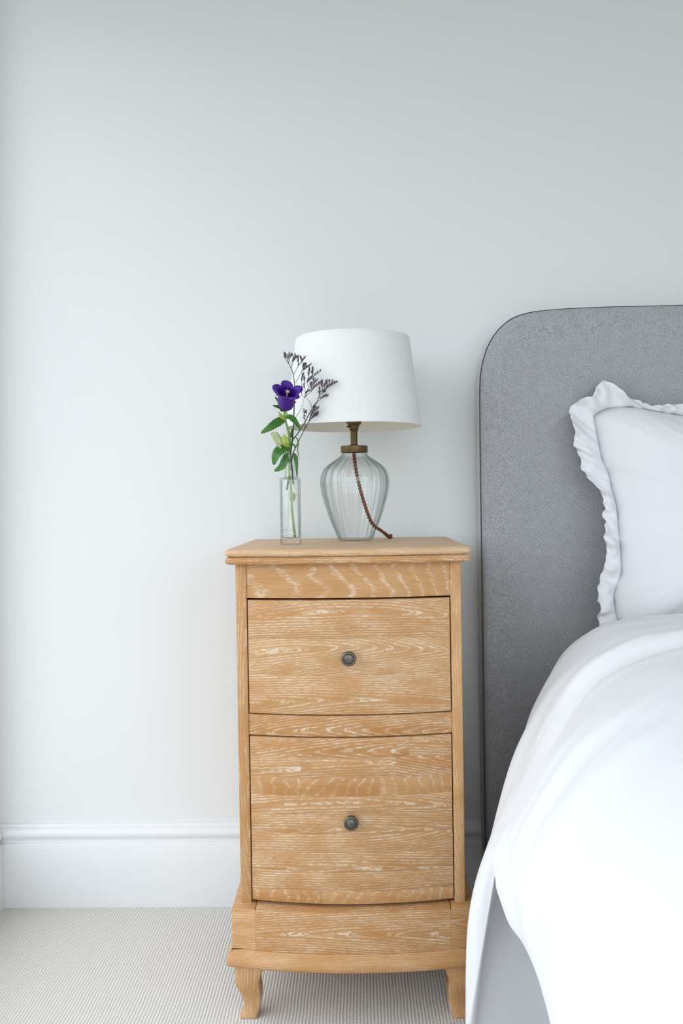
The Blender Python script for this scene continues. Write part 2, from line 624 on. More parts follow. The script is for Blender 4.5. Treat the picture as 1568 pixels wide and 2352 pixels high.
def bullnose(z0, z1, r, flat=0.0, n=6):
    """profile list (inset, z) of a fully rounded edge of inset depth r"""
    out = []
    zc = (z0 + z1) / 2; hz = (z1 - z0) / 2
    for i in range(2 * n + 1):
        a = -pi / 2 + pi * i / (2 * n)
        out.append((r * (1 - cos(a)), zc + hz * sin(a)))
    return out


H = 0.7720
top1 = bow_outline(0.2005, -0.4345, -0.040, 0.022)
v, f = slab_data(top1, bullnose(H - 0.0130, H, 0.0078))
mk('top_board', v, f, M['oak_top_lit'], cab, (XC, -0.235, H - 0.006), True, 60)
v, f = slab_data(top1, bullnose(H - 0.0255, H - 0.0128, 0.0078))
mk('top_moulding', v, f, M['oak_x'], cab, (XC + 0.03, -0.235, H - 0.019), True, 60)
ZT = H - 0.0255

# posts (two in front, two behind), tapered sides and back
for sx in (-1, 1):
    xa, xb = sorted((XC + sx * 0.1675, XC + sx * 0.1855))
    box('post', xa, xb, YP, YP + 0.022, 0.184, ZT, M['oak_z'], cab, 0.0022)
    box('rear_post', xa, xb, YB - 0.022, YB, 0.184, ZT, M['oak_z'], cab, 0.0022)
    xa, xb = sorted((XC + sx * 0.172, XC + sx * 0.183))
    box('side_panel', xa, xb, YP + 0.022, YB - 0.022, 0.184, ZT, M['oak_z'], cab, 0)
box('back_panel', XC - 0.1675, XC + 0.1675, YB - 0.012, YB - 0.002, 0.184, ZT, M['oak_shaded'], cab, 0)


def bow_y(x, yf, bow, hw=HWI):
    u = (x - XC) / hw
    return yf - bow * (1 - u * u)


def bow_piece(name, x0, x1, z0, z1, yf, bow, thick, mat, parent, ct=0.0004, cb=0.0004, ce=0.0003, n=None, top_round=False):
    """board whose face follows the bow; small chamfers ct (top) cb (bottom) ce (ends)"""
    n = n or max(3, int((x1 - x0) / 0.016))
    vs, fs = [], []
    xs = [x0, x0 + ce] + [x0 + ce + (x1 - x0 - 2 * ce) * i / n for i in range(1, n)] + [x1 - ce, x1]
    for i, x in enumerate(xs):
        e = ce if i in (0, len(xs) - 1) else 0.0
        y = bow_y(x, yf, bow) + e
        yb = YP + thick if bow >= 0 else y + thick
        vs += [(x, yb, z0), (x, y + cb, z0), (x, y + cb * 0.3, z0 + cb * 0.3), (x, y, z0 + cb), (x, y, z1 - ct), (x, y + ct * 0.3, z1 - ct * 0.3), (x, y + ct, z1), (x, yb, z1)]
    k = 8
    for i in range(len(xs) - 1):
        for j in range(k):
            j2 = (j + 1) % k
            fs.append([i * k + j, i * k + j2, (i + 1) * k + j2, (i + 1) * k + j])
    fs.append(list(range(k)))
    fs.append([(len(xs) - 1) * k + j for j in range(k)][::-1])
    return mk(name, vs, fs, mat, parent, ((x0 + x1) / 2, YP - 0.01, (z0 + z1) / 2), True, 30)


BOW = 0.021
bow_piece('frieze', XC - HWI, XC + HWI, 0.690, ZT, YP + 0.003, BOW - 0.002, 0.02, M['oak_wide'], cab, 0.0004, 0.001)
bow_piece('drawer_rail', XC - HWI, XC + HWI, 0.4640, 0.4985, YP + 0.003, BOW, 0.02, M['oak_x'], cab, 0.0015, 0.0012)
# runners behind the joints, in the painted-shade brown
box('drawer_runner', XC - HWI, XC + HWI, YP + 0.028, YP + 0.10, 0.4985, 0.502, M['oak_shaded'], cab, 0)


def knob(parent, x, z, y):
    prof = [(0.0001, 0.0), (0.0075, 0.0), (0.0082, 0.0012), (0.0078, 0.0024), (0.0050, 0.0034), (0.0043, 0.0055), (0.0044, 0.0090),
            (0.0062, 0.0112), (0.0098, 0.0128), (0.0116, 0.0146), (0.0121, 0.0166), (0.0117, 0.0184), (0.0106, 0.0196),
            (0.0094, 0.0201), (0.0086, 0.0198), (0.0082, 0.0190), (0.0078, 0.0192), (0.0074, 0.0200), (0.0060, 0.0206), (0.0030, 0.0210), (0.0001, 0.0211)]
    v, f = lathe_data(prof, 40, (0, 0, 0))
    v = [Vector((x + p.x, y - p.z, z + p.y)) for p in v]
    o = mk('knob', v, f, M['pewter'], parent, (x, y, z), True, 50)
    o['label'] = 'round dark pewter knob'
    return o


def drawer(z0, z1, rows, kz):
    g = 0.0016
    dr = box('drawer', XC - HWI + 0.012, XC + HWI - 0.012, YP + 0.016, YP + 0.30, z0 + 0.006, z1 - 0.012, M['oak_shaded'], cab, 0.001)
    zs = [r[0] for r in rows]
    for i, (zt, cuts) in enumerate(rows):
        zb = rows[i + 1][0] if i + 1 < len(rows) else z0
        xs = [XC - HWI + g] + [XC + c for c in cuts] + [XC + HWI - g]
        for a, b in zip(xs, xs[1:]):
            bow_piece('stave', a, b, zb, zt, YP + 0.001 + random.uniform(-0.00008, 0.00008), BOW, 0.016, M['oak_bars'] if len(rows) > 4 and i in (2, len(rows) - 1) else M['oak_x'], dr,
                      0.0012 if i == 0 else 0.00022, 0.0014 if i == len(rows) - 1 else 0.00022, 0.00022)
    knob(dr, XC - 0.0003, kz, bow_y(XC, YP + 0.001, BOW))
    return dr


drawer(0.5005, 0.6870, [(0.6870, []), (0.6245, []), (0.5650, [])], 0.5945)
drawer(0.1905, 0.4620, [(0.4620, [-0.087, 0.096]), (0.4300, [-0.0806, 0.0732]), (0.3972, [-0.146, -0.082, 0.046, 0.128]), (0.3673, []),
                        (0.3359, []), (0.3046, []), (0.2746, []), (0.2425, []), (0.2110, [-0.05])], 0.3290)

# plinth: two corner blocks and the bowed rail between, then the base moulding
PW = 0.1985
for sx in (-1, 1):
    xa, xb = sorted((XC + sx * (PW - 0.040), XC + sx * PW))
    vs = []
    y_in = bow_y(XC + (PW - 0.04), -0.4335, 0.024, PW)
    prof = [(0.0, 0.118), (0.0, 0.1815), (0.0012, 0.1840), (0.0040, 0.1852)]
    ol = [(xa, -0.4335 if sx < 0 else y_in), (xb, y_in if sx < 0 else -0.4335), (xb, YP + 0.03), (xa, YP + 0.03)]
    v, f = slab_data(ol, prof)
    mk('plinth_block', v, f, M['oak_soft'], cab, ((xa + xb) / 2, -0.41, 0.15), True, 35)
    xa2, xb2 = sorted((XC + sx * (PW - 0.022), XC + sx * PW))
    box('plinth_side', xa2, xb2, YP + 0.03, -0.042, 0.118, 0.1852, M['oak_x'], cab, 0.0015)
n = 20
vs, fs = [], []
for i in range(n + 1):
    x = XC - (PW - 0.0402) + 2 * (PW - 0.0402) * i / n
    y = bow_y(x, -0.4335, 0.024, PW)
    vs += [(x, YP + 0.03, 0.118), (x, y, 0.118), (x, y, 0.1815), (x, y + 0.0012, 0.1840), (x, y + 0.004, 0.1852), (x, YP + 0.03, 0.1852)]
for i in range(n):
    for j in range(6):
        fs.append([i * 6 + j, i * 6 + (j + 1) % 6, (i + 1) * 6 + (j + 1) % 6, (i + 1) * 6 + j])
fs += [list(range(6)), [n * 6 + j for j in range(6)][::-1]]
mk('plinth_rail', vs, fs, M['oak_x'], cab, (XC, -0.44, 0.15), True, 35)
box('plinth_bottom', XC - PW + 0.02, XC + PW - 0.02, YP + 0.03, -0.05, 0.165, 0.184, M['oak_soft'], cab, 0)
ol = bow_outline(0.2085, -0.4440, -0.038, 0.025)
prof = [(0.010, 0.0905), (0.0035, 0.0915), (0.0008, 0.0950), (0.0, 0.0995), (0.0006, 0.1040), (0.0030, 0.1090), (0.0062, 0.1125), (0.0085, 0.1150), (0.0100, 0.1182)]
v, f = slab_data(ol, prof)
mk('base_moulding', v, f, M['oak_soft'], cab, (XC, -0.235, 0.105), True, 60)

# cabriole legs: (z, outer, inner) measured from the cabinet's centre line
LEG = [(0.0910, 0.1935, 0.1440), (0.0800, 0.1948, 0.1490), (0.0700, 0.1953, 0.1535), (0.0600, 0.1945, 0.1548), (0.0500, 0.1915, 0.1545),
       (0.0400, 0.1870, 0.1535), (0.0300, 0.1845, 0.1535), (0.0220, 0.1836, 0.1545), (0.0140, 0.1848, 0.1565), (0.0060, 0.1878, 0.1588), (0.0015, 0.1893, 0.1595), (0.0, 0.1885, 0.1600)]


def leg(sx, back):
    sec = []
    zs = [Vector((a, b, c)) for a, b, c in LEG]
    S = cat(zs, 3)
    vs, fs = [], []
    for q in S:
        z, ou, inn = q
        # the same S-curve runs in depth
        dou = (ou - 0.1935) ; din = (inn - 0.1440)
        yo = 0.0 - dou              # grows toward the front
        yi = 0.0495 - din
        yfront = -0.432 + yo if not back else None
        if not back:
            y0, y1 = -0.4375 + yo, -0.4375 + yi
        else:
            y1, y0 = -0.044 - yo * 0.3, -0.044 - yi
        x0, x1 = XC + sx * inn, XC + sx * ou
        c = 0.004
        if x0 > x1:
            x0, x1 = x1, x0
        vs += [(x0 + c, y0, z), (x1 - c, y0, z), (x1 - c * .3, y0 + c * .3, z), (x1, y0 + c, z), (x1, y1 - c, z), (x1 - c, y1, z), (x0 + c, y1, z), (x0, y1 - c, z), (x0, y0 + c, z), (x0 + c * .3, y0 + c * .3, z)]
    k = 10
    for i in range(len(S) - 1):
        for j in range(k):
            fs.append([i * k + j, i * k + (j + 1) % k, (i + 1) * k + (j + 1) % k, (i + 1) * k + j])
    fs += [list(range(k)), [(len(S) - 1) * k + j for j in range(k)][::-1]]
    mk('leg', vs, fs, M['oak_z'], cab, (XC + sx * 0.17, -0.42 if not back else -0.07, 0.045), True, 50)


for sx in (-1, 1):
    leg(sx, False)
    leg(sx, True)

# ================================================================ table lamp
LX, LY = -0.0118, -0.172
lamp = empty('table_lamp', (LX, LY, H))
tag(lamp, 'table lamp with ribbed clear glass base, aged brass fittings and white linen drum shade', 'lamp')
PX = 1.7427 / 2090.67
gp = [(1240.3, 30), (1239.5, 37.5), (1236, 40.5), (1230, 43), (1211, 51), (1192, 58.6), (1173, 65), (1154, 71), (1135, 76), (1116, 79), (1100, 79.4), (1085, 75.5),
      (1073, 68), (1062, 54.5), (1050, 36.5), (1043, 30.5), (1036, 29.0)]
gp = [Vector((b * PX, (1240.3 - a) * PX, 0)) for a, b in gp]
G = cat(gp, 5)
NR = 18
GN = 288


def rib_amp(z):
    a = min(1, z / 0.012) * 0.8 + 0.2
    return a


def rf_out(r, k, a):
    z = G[k].y
    tw = 0.10 * sin(z * 14)
    lob = abs(cos(NR / 2 * (a + tw)))
    return r * (1 - 0.080 * rib_amp(z) * (1 - lob ** 0.62))


GI = [(max(p.x - 0.0020, 0.001), max(p.y, 0.004)) for p in G if p.y > 0.0042]


def rf_in(r, k, a):
    z = GI[k][1]
    tw = 0.10 * sin(z * 14)
    lob = abs(cos(NR / 2 * (a + tw)))
    return r * (0.975 - 0.020 * rib_amp(z) * (1 - lob))


vo, fo = lathe_data([(p.x, p.y) for p in G], GN, (LX, LY, H + 0.0004), rf_out)
fo = fo[:-1]            # open at the neck
vi, fi = lathe_data(GI, GN, (LX, LY, H + 0.0004), rf_in)
fi = fi[:-1]
k = len(vo)
fs = fo + [[i + k for i in g][::-1] for g in fi]
a0 = (len(G) - 1) * GN; b0 = k + (len(GI) - 1) * GN
for i in range(GN):
    j = (i + 1) % GN
    fs.append([a0 + i, a0 + j, b0 + j, b0 + i])
gl = mk('glass_base', vo + vi, fs, M['glass_lamp'], lamp, (LX, LY, H), True)
gl['label'] = 'ribbed clear glass vase-shaped base'

ZC = 0.9405
v, f = lathe_data([(0.003, ZC + 0.012), (0.0245, ZC + 0.0122), (0.0258, ZC + 0.0112), (0.0260, ZC + 0.001), (0.0252, ZC - 0.0006), (0.0242, ZC - 0.0004), (0.0240, ZC + 0.008), (0.003, ZC + 0.008)], 48, (LX, LY, 0), closed=True)
mk('collar', v, f, M['brass'], lamp, (LX, LY, ZC), True, 40)
z = ZC + 0.0122
st = [(0.0001, z - 0.006), (0.0075, z - 0.002), (0.0082, z + 0.0005), (0.0082, z + 0.002), (0.0068, z + 0.003), (0.0066, z + 0.004), (0.0066, z + 0.0275), (0.0078, z + 0.0285), (0.0085, z + 0.0300), (0.0080, z + 0.0318),
      (0.0072, z + 0.0325), (0.0001, z + 0.0325)]
v, f = lathe_data(st, 40, (LX, LY, 0))
mk('stem', v, f, M['brass'], lamp, (LX, LY, z), True, 45)
zh = z + 0.0325
v, f = lathe_data([(0.0001, zh), (0.0088, zh), (0.0092, zh + 0.003), (0.0098, zh + 0.005), (0.0128, zh + 0.0085), (0.0145, zh + 0.0115), (0.0148, zh + 0.014), (0.0142, zh + 0.016),
                   (0.0142, zh + 0.045), (0.0125, zh + 0.047), (0.0001, zh + 0.047)], 40, (LX, LY, 0))
hold = mk('bulb_holder', v, f, M['brass'], lamp, (LX, LY, zh), True, 45)
v, f = tube_data([(LX - 0.007, LY - 0.005, zh + 0.004), (LX - 0.0125, LY - 0.009, zh + 0.004)], 0.0018, 12)
mk('screw', v, f, M['brass'], hold, (LX - 0.01, LY - 0.008, zh + 0.004), True, 40)
zb = zh + 0.047
v, f = lathe_data([(0.0001, zb), (0.0125, zb), (0.013, zb + 0.012), (0.020, zb + 0.03), (0.0225, zb + 0.045), (0.0205, zb + 0.06), (0.012, zb + 0.068), (0.0001, zb + 0.070)], 32, (LX, LY, 0))
mk('bulb', v, f, M['bulb'], lamp, (LX, LY, zb), True)

# shade: outer linen, cream lining, hem, wire ring with spokes
ZS0, ZS1, RS0, RS1 = 0.9890, 1.1560, 0.1280, 0.1082


def wob(a):
    return 0.0009 * sin(2 * a + 0.6) + 0.0005 * sin(5 * a)


def shade_rf(r, k, a):
    return r + wob(a)


rows = 14
outer = [(RS0 + (RS1 - RS0) * i / rows, ZS0 + (ZS1 - ZS0) * i / rows) for i in range(rows + 1)]
mid = [(r - 0.0012, z) for r, z in outer]
inn = [(r - 0.0024, z) for r, z in outer]
prof = [(outer[0][0] - 0.0006, ZS0 - 0.0006)] + outer + [(outer[-1][0] - 0.0006, ZS1 + 0.0006)] + mid[::-1]
v, f = lathe_data(prof, 96, (LX, LY, 0), shade_rf, closed=True)
sh = mk('shade', v, f, M['linen'], lamp, (LX, LY, (ZS0 + ZS1) / 2), True, 50)
sh['label'] = 'white linen drum lampshade'
prof = [(r - 0.0001, z) for r, z in mid] + inn[::-1]
v, f = lathe_data(prof, 96, (LX, LY, 0), shade_rf, closed=True)
ln = mk('lining', v, f, M['lining'], sh, (LX, LY, (ZS0 + ZS1) / 2), True, 50)
ln['label'] = 'cream inner lining of the shade'
# hem seam overlap near the right
a = radians(-18)
for q in (0,):
    vs = []
    for i in range(9):
        aa = a + radians(7) * i / 8
        for (dr, z) in ((0.0026, ZS0 + 0.0002), (0.0026, ZS0 + 0.012)):
            r = RS0 - dr - 0.0008 * (1 if 0 < i < 8 else 0)
            vs.append((LX + r * cos(aa), LY + r * sin(aa), z))
    fs = [[2 * i, 2 * i + 1, 2 * i + 3, 2 * i + 2] for i in range(8)]
    mk('lining_tape', vs, fs, M['lining'], sh, (LX, LY, ZS0), True)
vs, fs = [], []
ZR = zh + 0.030
ring = [(LX + 0.0165 * cos(2 * pi * i / 24), LY + 0.0165 * sin(2 * pi * i / 24), ZR) for i in range(25)]
tube_data(ring, 0.0012, 6, vs, fs)
for kx in range(3):
    aa = radians(90 + 120 * kx)
    rr = RS0 + (RS1 - RS0) * (ZR + 0.03 - ZS0) / (ZS1 - ZS0) - 0.004
    tube_data([(LX + 0.0165 * cos(aa), LY + 0.0165 * sin(aa), ZR), (LX + rr * cos(aa), LY + rr * sin(aa), ZR + 0.03)], 0.0011, 6, vs, fs)
mk('shade_ring', vs, fs, M['brass'], lamp, (LX, LY, ZR), True, 50)

# twisted flex: down inside the glass, out through the side near the foot, over the back of the cabinet
path = cat([(LX - 0.001, LY, ZC + 0.004), (LX + 0.001, LY + 0.001, 0.920), (LX + 0.0045, LY + 0.003, 0.8965), (LX + 0.009, LY + 0.006, 0.875), (LX + 0.0150, LY + 0.009, 0.852), (LX + 0.021, LY + 0.012, 0.832), (LX + 0.028, LY + 0.015, 0.812),
            (LX + 0.036, LY + 0.019, 0.799), (LX + 0.046, LY + 0.024, 0.7915), (LX + 0.057, LY + 0.036, 0.783), (LX + 0.066, LY + 0.060, H + 0.0035), (LX + 0.070, LY + 0.090, H + 0.0035),
            (LX + 0.071, LY + 0.120, H + 0.0035), (LX + 0.071, LY + 0.136, H + 0.001), (LX + 0.071, LY + 0.142, H - 0.012), (LX + 0.071, LY + 0.143, H - 0.04), (LX + 0.071, LY + 0.143, H - 0.08)], 14)
path = resample(path, 420)
vs, fs = [], []
for s in range(2):
    strand = []
    up = Vector((0, 1, 0))
    L = 0
    for i, p in enumerate(path):
        tdir = (path[min(i + 1, len(path) - 1)] - path[max(i - 1, 0)]).normalized()
        up = (up - tdir * up.dot(tdir)).normalized()
        sd = tdir.cross(up)
        if i:
            L += (path[i] - path[i - 1]).length
        aa = 2 * pi * L / 0.013 + s * pi
        strand.append(p + (up * cos(aa) + sd * sin(aa)) * 0.0020)
    tube_data(strand, 0.0017, 7, vs, fs)
fl_ = mk('flex_cord', vs, fs, M['cord'], lamp, (LX, LY, 0.85), True)
fl_['label'] = 'brown twisted flex'

# ================================================================ glass bottle, water
BX, BY = -0.1262, -0.292
BH = H
K = 1.6207 / 2090.67
RB = 0.01855
bottle = empty('glass_bottle', (BX, BY, BH))
tag(bottle, 'slim clear glass bottle used as a bud vase on the bedside cabinet', 'bottle')
ZSH = 0.1185     # shoulder height above the base
outp = [(0.0135, 0.0004), (0.0165, 0.0), (0.0180, 0.0007), (RB, 0.0022), (RB, 0.0175), (RB + 0.00022, 0.0180), (RB + 0.00022, 0.0184), (RB, 0.0189), (RB, 0.0290), (RB + 0.00022, 0.0295), (RB + 0.00022, 0.0299), (RB, 0.0304),
        (RB, 0.0880), (RB, ZSH - 0.0030), (RB - 0.0006, ZSH - 0.0010), (RB - 0.0020, ZSH), (0.0125, ZSH + 0.0009), (0.0103, ZSH + 0.0020), (0.0093, ZSH + 0.0045), (0.0090, ZSH + 0.009),
        (0.0089, ZSH + 0.026), (0.0090, ZSH + 0.0290), (0.0098, ZSH + 0.0296), (0.0100, ZSH + 0.0310), (0.0098, ZSH + 0.0326), (0.0091, ZSH + 0.0334), (0.0091, ZSH + 0.0352), (0.0094, ZSH + 0.0365), (0.0094, ZSH + 0.0405), (0.0089, ZSH + 0.0418)]
inp = [(0.0074, ZSH + 0.0418), (0.0070, ZSH + 0.040), (0.0068, ZSH + 0.006), (0.0080, ZSH + 0.0005), (0.0120, ZSH - 0.0022), (RB - 0.0032, ZSH - 0.0035), (RB - 0.0024, ZSH - 0.007), (RB - 0.0022, 0.016), (RB - 0.0030, 0.0130), (RB - 0.0065, 0.0112), (0.006, 0.0108), (0.0003, 0.0110)]
prof = [(0.0002, 0.0010)] + outp + inp
v, f = lathe_data(prof, 64, (BX, BY, BH))
mk('glass_body', v, f, M['glass_bottle'], bottle, (BX, BY, BH), True, 45)
for zr in (0.0182, 0.0297, 0.0885):  # white lines: two on the raised ridges, the top one at the water line
    ring_ = [(BX + (RB + 0.0001) * cos(2 * pi * i / 64), BY + (RB + 0.0001) * sin(2 * pi * i / 64), BH + zr) for i in range(65)]
    v, f = tube_data(ring_, 0.00042, 6)
    mk('white_ring', v, f, M['white_line'], bottle, (BX, BY, BH + zr), True)
WZ = 0.0885
wp = [(0.0002, 0.01095), (0.006, 0.0107), (RB - 0.0064, 0.0111), (RB - 0.0029, 0.0129), (RB - 0.0021, 0.016), (RB - 0.0021, WZ + 0.0008), (RB - 0.0030, WZ + 0.0001), (RB - 0.005, WZ), (0.0002, WZ)]
v, f = lathe_data(wp, 64, (BX, BY, BH))
mk('water', v, f, M['water'], bottle, (BX, BY, BH), True, 45)


# ================================================================ flowers
def fl(px, py, dy=0.0):
    """photo-measured offsets from the foot of the bottle, in the bottle's own plane"""
    a, b = px - 667, 1250 - py
    return Vector((-0.1266 + (a + 0.0157 * b) * K, BY + dy, BH + (b - 0.0157 * a) * K))


def leaf(name, parent, mid_pts, width, nrm=(0, -1, 0.25), mat=None, fold=0.25, serr=0.06, nseg=7, taper=(0.35, 1.0), tip=1.0):
    """mid_pts: world points of the midrib; width: full width in metres"""
    P = cat(mid_pts, nseg)
    n = len(P)
    vs, fs = [], []
    N0 = Vector(nrm).normalized()
    cols = 7
    thick = 0.00035
    for side in (0, 1):
        for i, p in enumerate(P):
            u = i / (n - 1)
            tdir = (P[min(i + 1, n - 1)] - P[max(i - 1, 0)]).normalized()
            s = tdir.cross(N0)
            if s.length < 1e-4:
                s = Vector((1, 0, 0))
            s.normalize()
            nn = s.cross(tdir).normalized()
            w = width * 0.5 * (sin(pi * min(1, u ** 0.75 * 0.97 + 0.03)) ** 0.75 + 0.05)
            for c in range(cols):
                q = (c / (cols - 1)) * 2 - 1
                ws = w * (1 + (serr * (1 if i % 2 else -1) if c in (0, cols - 1) else 0))
                lift = fold * abs(q) * w * 0.6
                vs.append(p + s * q * ws + nn * (lift + (-thick if side else 0)))
    m = n * cols
    for side in (0, 1):
        for i in range(n - 1):
            for c in range(cols - 1):
                g = [side * m + i * cols + c, side * m + i * cols + c + 1, side * m + (i + 1) * cols + c + 1, side * m + (i + 1) * cols + c]
                fs.append(g if side == 0 else g[::-1])
    edge = [c for c in range(cols)] + [i * cols + cols - 1 for i in range(1, n)] + [(n - 1) * cols + c for c in range(cols - 2, -1, -1)] + [i * cols for i in range(n - 2, 0, -1)]
    for i in range(len(edge)):
        a, b = edge[i], edge[(i + 1) % len(edge)]
        fs.append([a, b, m + b, m + a])
    return mk(name, vs, fs, mat or M['leaf'], parent, P[0], True)


bell = empty('bellflower_stem', fl(675, 1236))
tag(bell, 'green bellflower stem with one open violet bloom, leaves and buds in the bottle', 'flower')
sp = cat([fl(652, 940, -0.004), fl(654, 961, -0.003), fl(660, 983, -0.002), fl(664, 1004, -0.001), fl(664.5, 1030), fl(664, 1047), fl(663, 1075), fl(664.5, 1098), fl(667, 1120, 0.001), fl(668.5, 1150, 0.002),
          fl(671, 1190, 0.003), fl(676, 1234, 0.005)], 5)
v, f = tube_data(sp, [0.0014 + 0.0010 * min(1, i / 12) - 0.0002 * sin(i) for i in range(len(sp))], 10)
mk('stem', v, f, M['stem'], bell, sp[-1], True)

# bell-shaped bloom
base = fl(655.5, 938, -0.006)
ax = Vector((0.16, -0.69, 0.70)).normalized()
e1 = Vector((1, 0, 0)); e1 = (e1 - ax * e1.dot(ax)).normalized(); e2 = ax.cross(e1)      # e2 points up and back
NB, NA = 22, 100
prof = [(0.0030, 0.0), (0.0085, 0.0012), (0.0128, 0.0045), (0.0146, 0.0095), (0.0150, 0.0150), (0.0150, 0.0200), (0.0154, 0.0245), (0.0166, 0.0285), (0.0188, 0.0318), (0.0218, 0.0340), (0.0246, 0.0346), (0.0266, 0.0336)]
PR = cat([Vector((a * 1.02, b * 1.24, 0)) for a, b in prof], 3)
vs, fs = [], []
PH = radians(96)
for layer in (0, 1):
    for i, q in enumerate(PR):
        u = i / (len(PR) - 1)
        for j in range(NA):
            a = 2 * pi * j / NA
            c5 = cos(2.5 * (a - PH))            # |c5| = 1 at lobe centres
            lobe = abs(c5)
            r, hgt = q.x, q.y
            fl_u = max(0, (u - 0.55) / 0.45)
            cut = (1 - lobe ** 0.55) * fl_u
            r = r - cut * 0.0105 + 0.0006 * fl_u * sin(7 * a)
            hgt = hgt - cut * 0.0085 + 0.0018 * fl_u * fl_u * sin(3 * a + 1)
            r *= 1 + 0.025 * (cos(5 * (a - PH)) ) * min(1, u * 3) * (1 - fl_u)
            if layer:
                r -= 0.0005; hgt += 0.0004 * (1 - fl_u) - 0.0004 * fl_u
            vs.append(base + ax * hgt + (e1 * cos(a) + e2 * sin(a)) * r)
m = len(PR) * NA
for layer in (0, 1):
    for i in range(len(PR) - 1):
        for j in range(NA):
            j2 = (j + 1) % NA
            g = [layer * m + i * NA + j, layer * m + i * NA + j2, layer * m + (i + 1) * NA + j2, layer * m + (i + 1) * NA + j]
            fs.append(g if not layer else g[::-1])
i = len(PR) - 1
for j in range(NA):
    j2 = (j + 1) % NA
    fs.append([i * NA + j, i * NA + j2, m + i * NA + j2, m + i * NA + j])
fs.append([j for j in range(NA)][::-1]); fs.append([m + j for j in range(NA)])
bloom = mk('bloom', vs, fs, M['petal'], bell, base, True)
bloom['label'] = 'open violet bell-shaped bloom'
vs, fs = [], []
tipc = base + ax * 0.037
tube_data(cat([base + ax * 0.003, base + ax * 0.016, tipc], 4), 0.0010, 8, vs, fs)
for kx in range(5):
    a = 2 * pi * kx / 5 + 0.4
    dvec = e1 * cos(a) + e2 * sin(a)
    tube_data([tipc - ax * 0.001, tipc + dvec * 0.002 + ax * 0.0012, tipc + dvec * 0.0045 + ax * 0.0010], [0.0007, 0.0007, 0.0008], 6, vs, fs)
mk('pistil', vs, fs, M['stamen'], bloom, base, True)

# sepals
for a, b, c, w in (((652, 940), (640, 936), (626.5, 932), 9), ((653, 938), (640, 922), (629.5, 909), 8), ((658, 941), (671, 929), (681.5, 923.5), 8),
                   ((655, 940), (657, 944), (660, 944.5), 13), ((651, 940), (647, 943), (644, 940), 10)):
    leaf('sepal', bell, [fl(*a, dy=-0.005), fl(*b, dy=-0.010 if b[1] > 928 else 0.004), fl(*c, dy=-0.012 if c[1] > 915 else 0.010)], w * K, (0.1, -0.8, 0.5), M['leaf'], 0.5, 0.03, 5)
# leaves
LV = [
    ([(652, 962, -0.002), (640, 970, -0.012), (622, 984, -0.022), (602, 997, -0.026)], 20, (0.25, -1, 0.45), 0.30),
    ([(655, 957, -0.003), (668, 960, -0.010), (680, 972, -0.014), (691.5, 989, -0.012)], 15, (0.45, -1, 0.35), 0.4),
    ([(661, 1026, -0.002), (648, 1033, -0.014), (636, 1046, -0.020), (629, 1068, -0.014)], 26, (-0.25, -1, 0.35), 0.3),
    ([(663, 1040, 0.002), (656, 1052, 0.004), (645, 1071, 0.006), (628, 1081, 0.008)], 19, (-0.35, -1, -0.1), 0.25),
    ([(652, 1046, -0.010), (657, 1051, -0.013), (661, 1056, -0.014), (666, 1061, -0.012)], 10, (0.3, -1, 0.3), 0.3),
    ([(672, 1041, -0.004), (678, 1049, -0.006), (681, 1066, -0.010), (682.5, 1097, -0.010)], 9.5, (0.35, -1, 0.1), 0.4),
]
for pts, w, nr, fo_ in LV:
    leaf('leaf', bell, [fl(*p) for p in pts], w * K, nr, M['leaf'], fo_, 0.13, 8)
# pale young bracts
for pts, w in (([(652, 962, -0.002), (646, 954, -0.006), (639, 946, -0.008)], 6), ([(653, 963, -0.003), (646, 958, -0.008), (639.5, 953, -0.010)], 6), ([(655, 957, -0.003), (657, 951, -0.005), (658, 946, -0.005)], 5)):
    leaf('bract', bell, [fl(*p) for p in pts], w * K, (0, -1, 0.2), M['bud'], 0.4, 0.0, 5)


def spindle(name, a, b, rs, mat, ridges=0):
    P = [Vector(a).lerp(Vector(b), i / (len(rs) * 3 - 1)) for i in range(len(rs) * 3)]
    R_ = cat([Vector((r, 0, 0)) for r in rs], 3)
    R_ = resample([Vector((i, p.x, 0)) for i, p in enumerate(R_)], len(P))
    nn = 20
    vs, fs = tube_data(P, [max(q.y, 0.0002) for q in R_], nn)
    if ridges:
        for i in range(len(P)):
            for k_ in range(nn):
                q = vs[i * nn + k_]
                vs[i * nn + k_] = P[i] + (q - P[i]) * (1 + 0.16 * cos(ridges * 2 * pi * k_ / nn))
    return mk(name, vs, fs, mat, bell, a, True)


spindle('bud', fl(657, 1026, -0.008), fl(653.5, 999, -0.016), [0.0028, 0.0058, 0.0072, 0.0066, 0.0040, 0.0015], M['bud'], 5)
spindle('tubular_bud', fl(645, 1030, -0.010), fl(626.5, 995, -0.020), [0.0024, 0.0033, 0.0037, 0.0036, 0.0033, 0.0030], M['bud_pale'], 5)
spindle('tubular_bud', fl(652.5, 1019, -0.006), fl(633, 992.5, -0.004), [0.0020, 0.0027, 0.0030, 0.0028, 0.0026, 0.0022], M['bud_pale'], 5)
for pts in ([(660, 1034, -0.002), (656, 1028, -0.006), (656, 1024, -0.008)], [(661, 1036, -0.001), (651, 1034, -0.007), (645, 1029, -0.010)], [(662, 1030, -0.001), (657, 1025, -0.004), (652, 1019, -0.006)]):
    v, f = tube_data(cat([fl(*p) for p in pts], 4), 0.0013, 8)
    mk('bud_stalk', v, f, M['stem'], bell, fl(*pts[0]), True)
# stub of a trimmed leaf under water
leaf('leaf', bell, [fl(668, 1150, 0.001), fl(672, 1143, -0.003), fl(675, 1131, -0.004)], 12 * K, (0, -1, 0.2), M['stem'], 0.5, 0.0, 5)


def z1(x, y, dy=0.0):
    """coordinates read off an enlargement of the sprigs"""
    return fl(580 + x / 7.127, 780 + y / 7.127, dy)


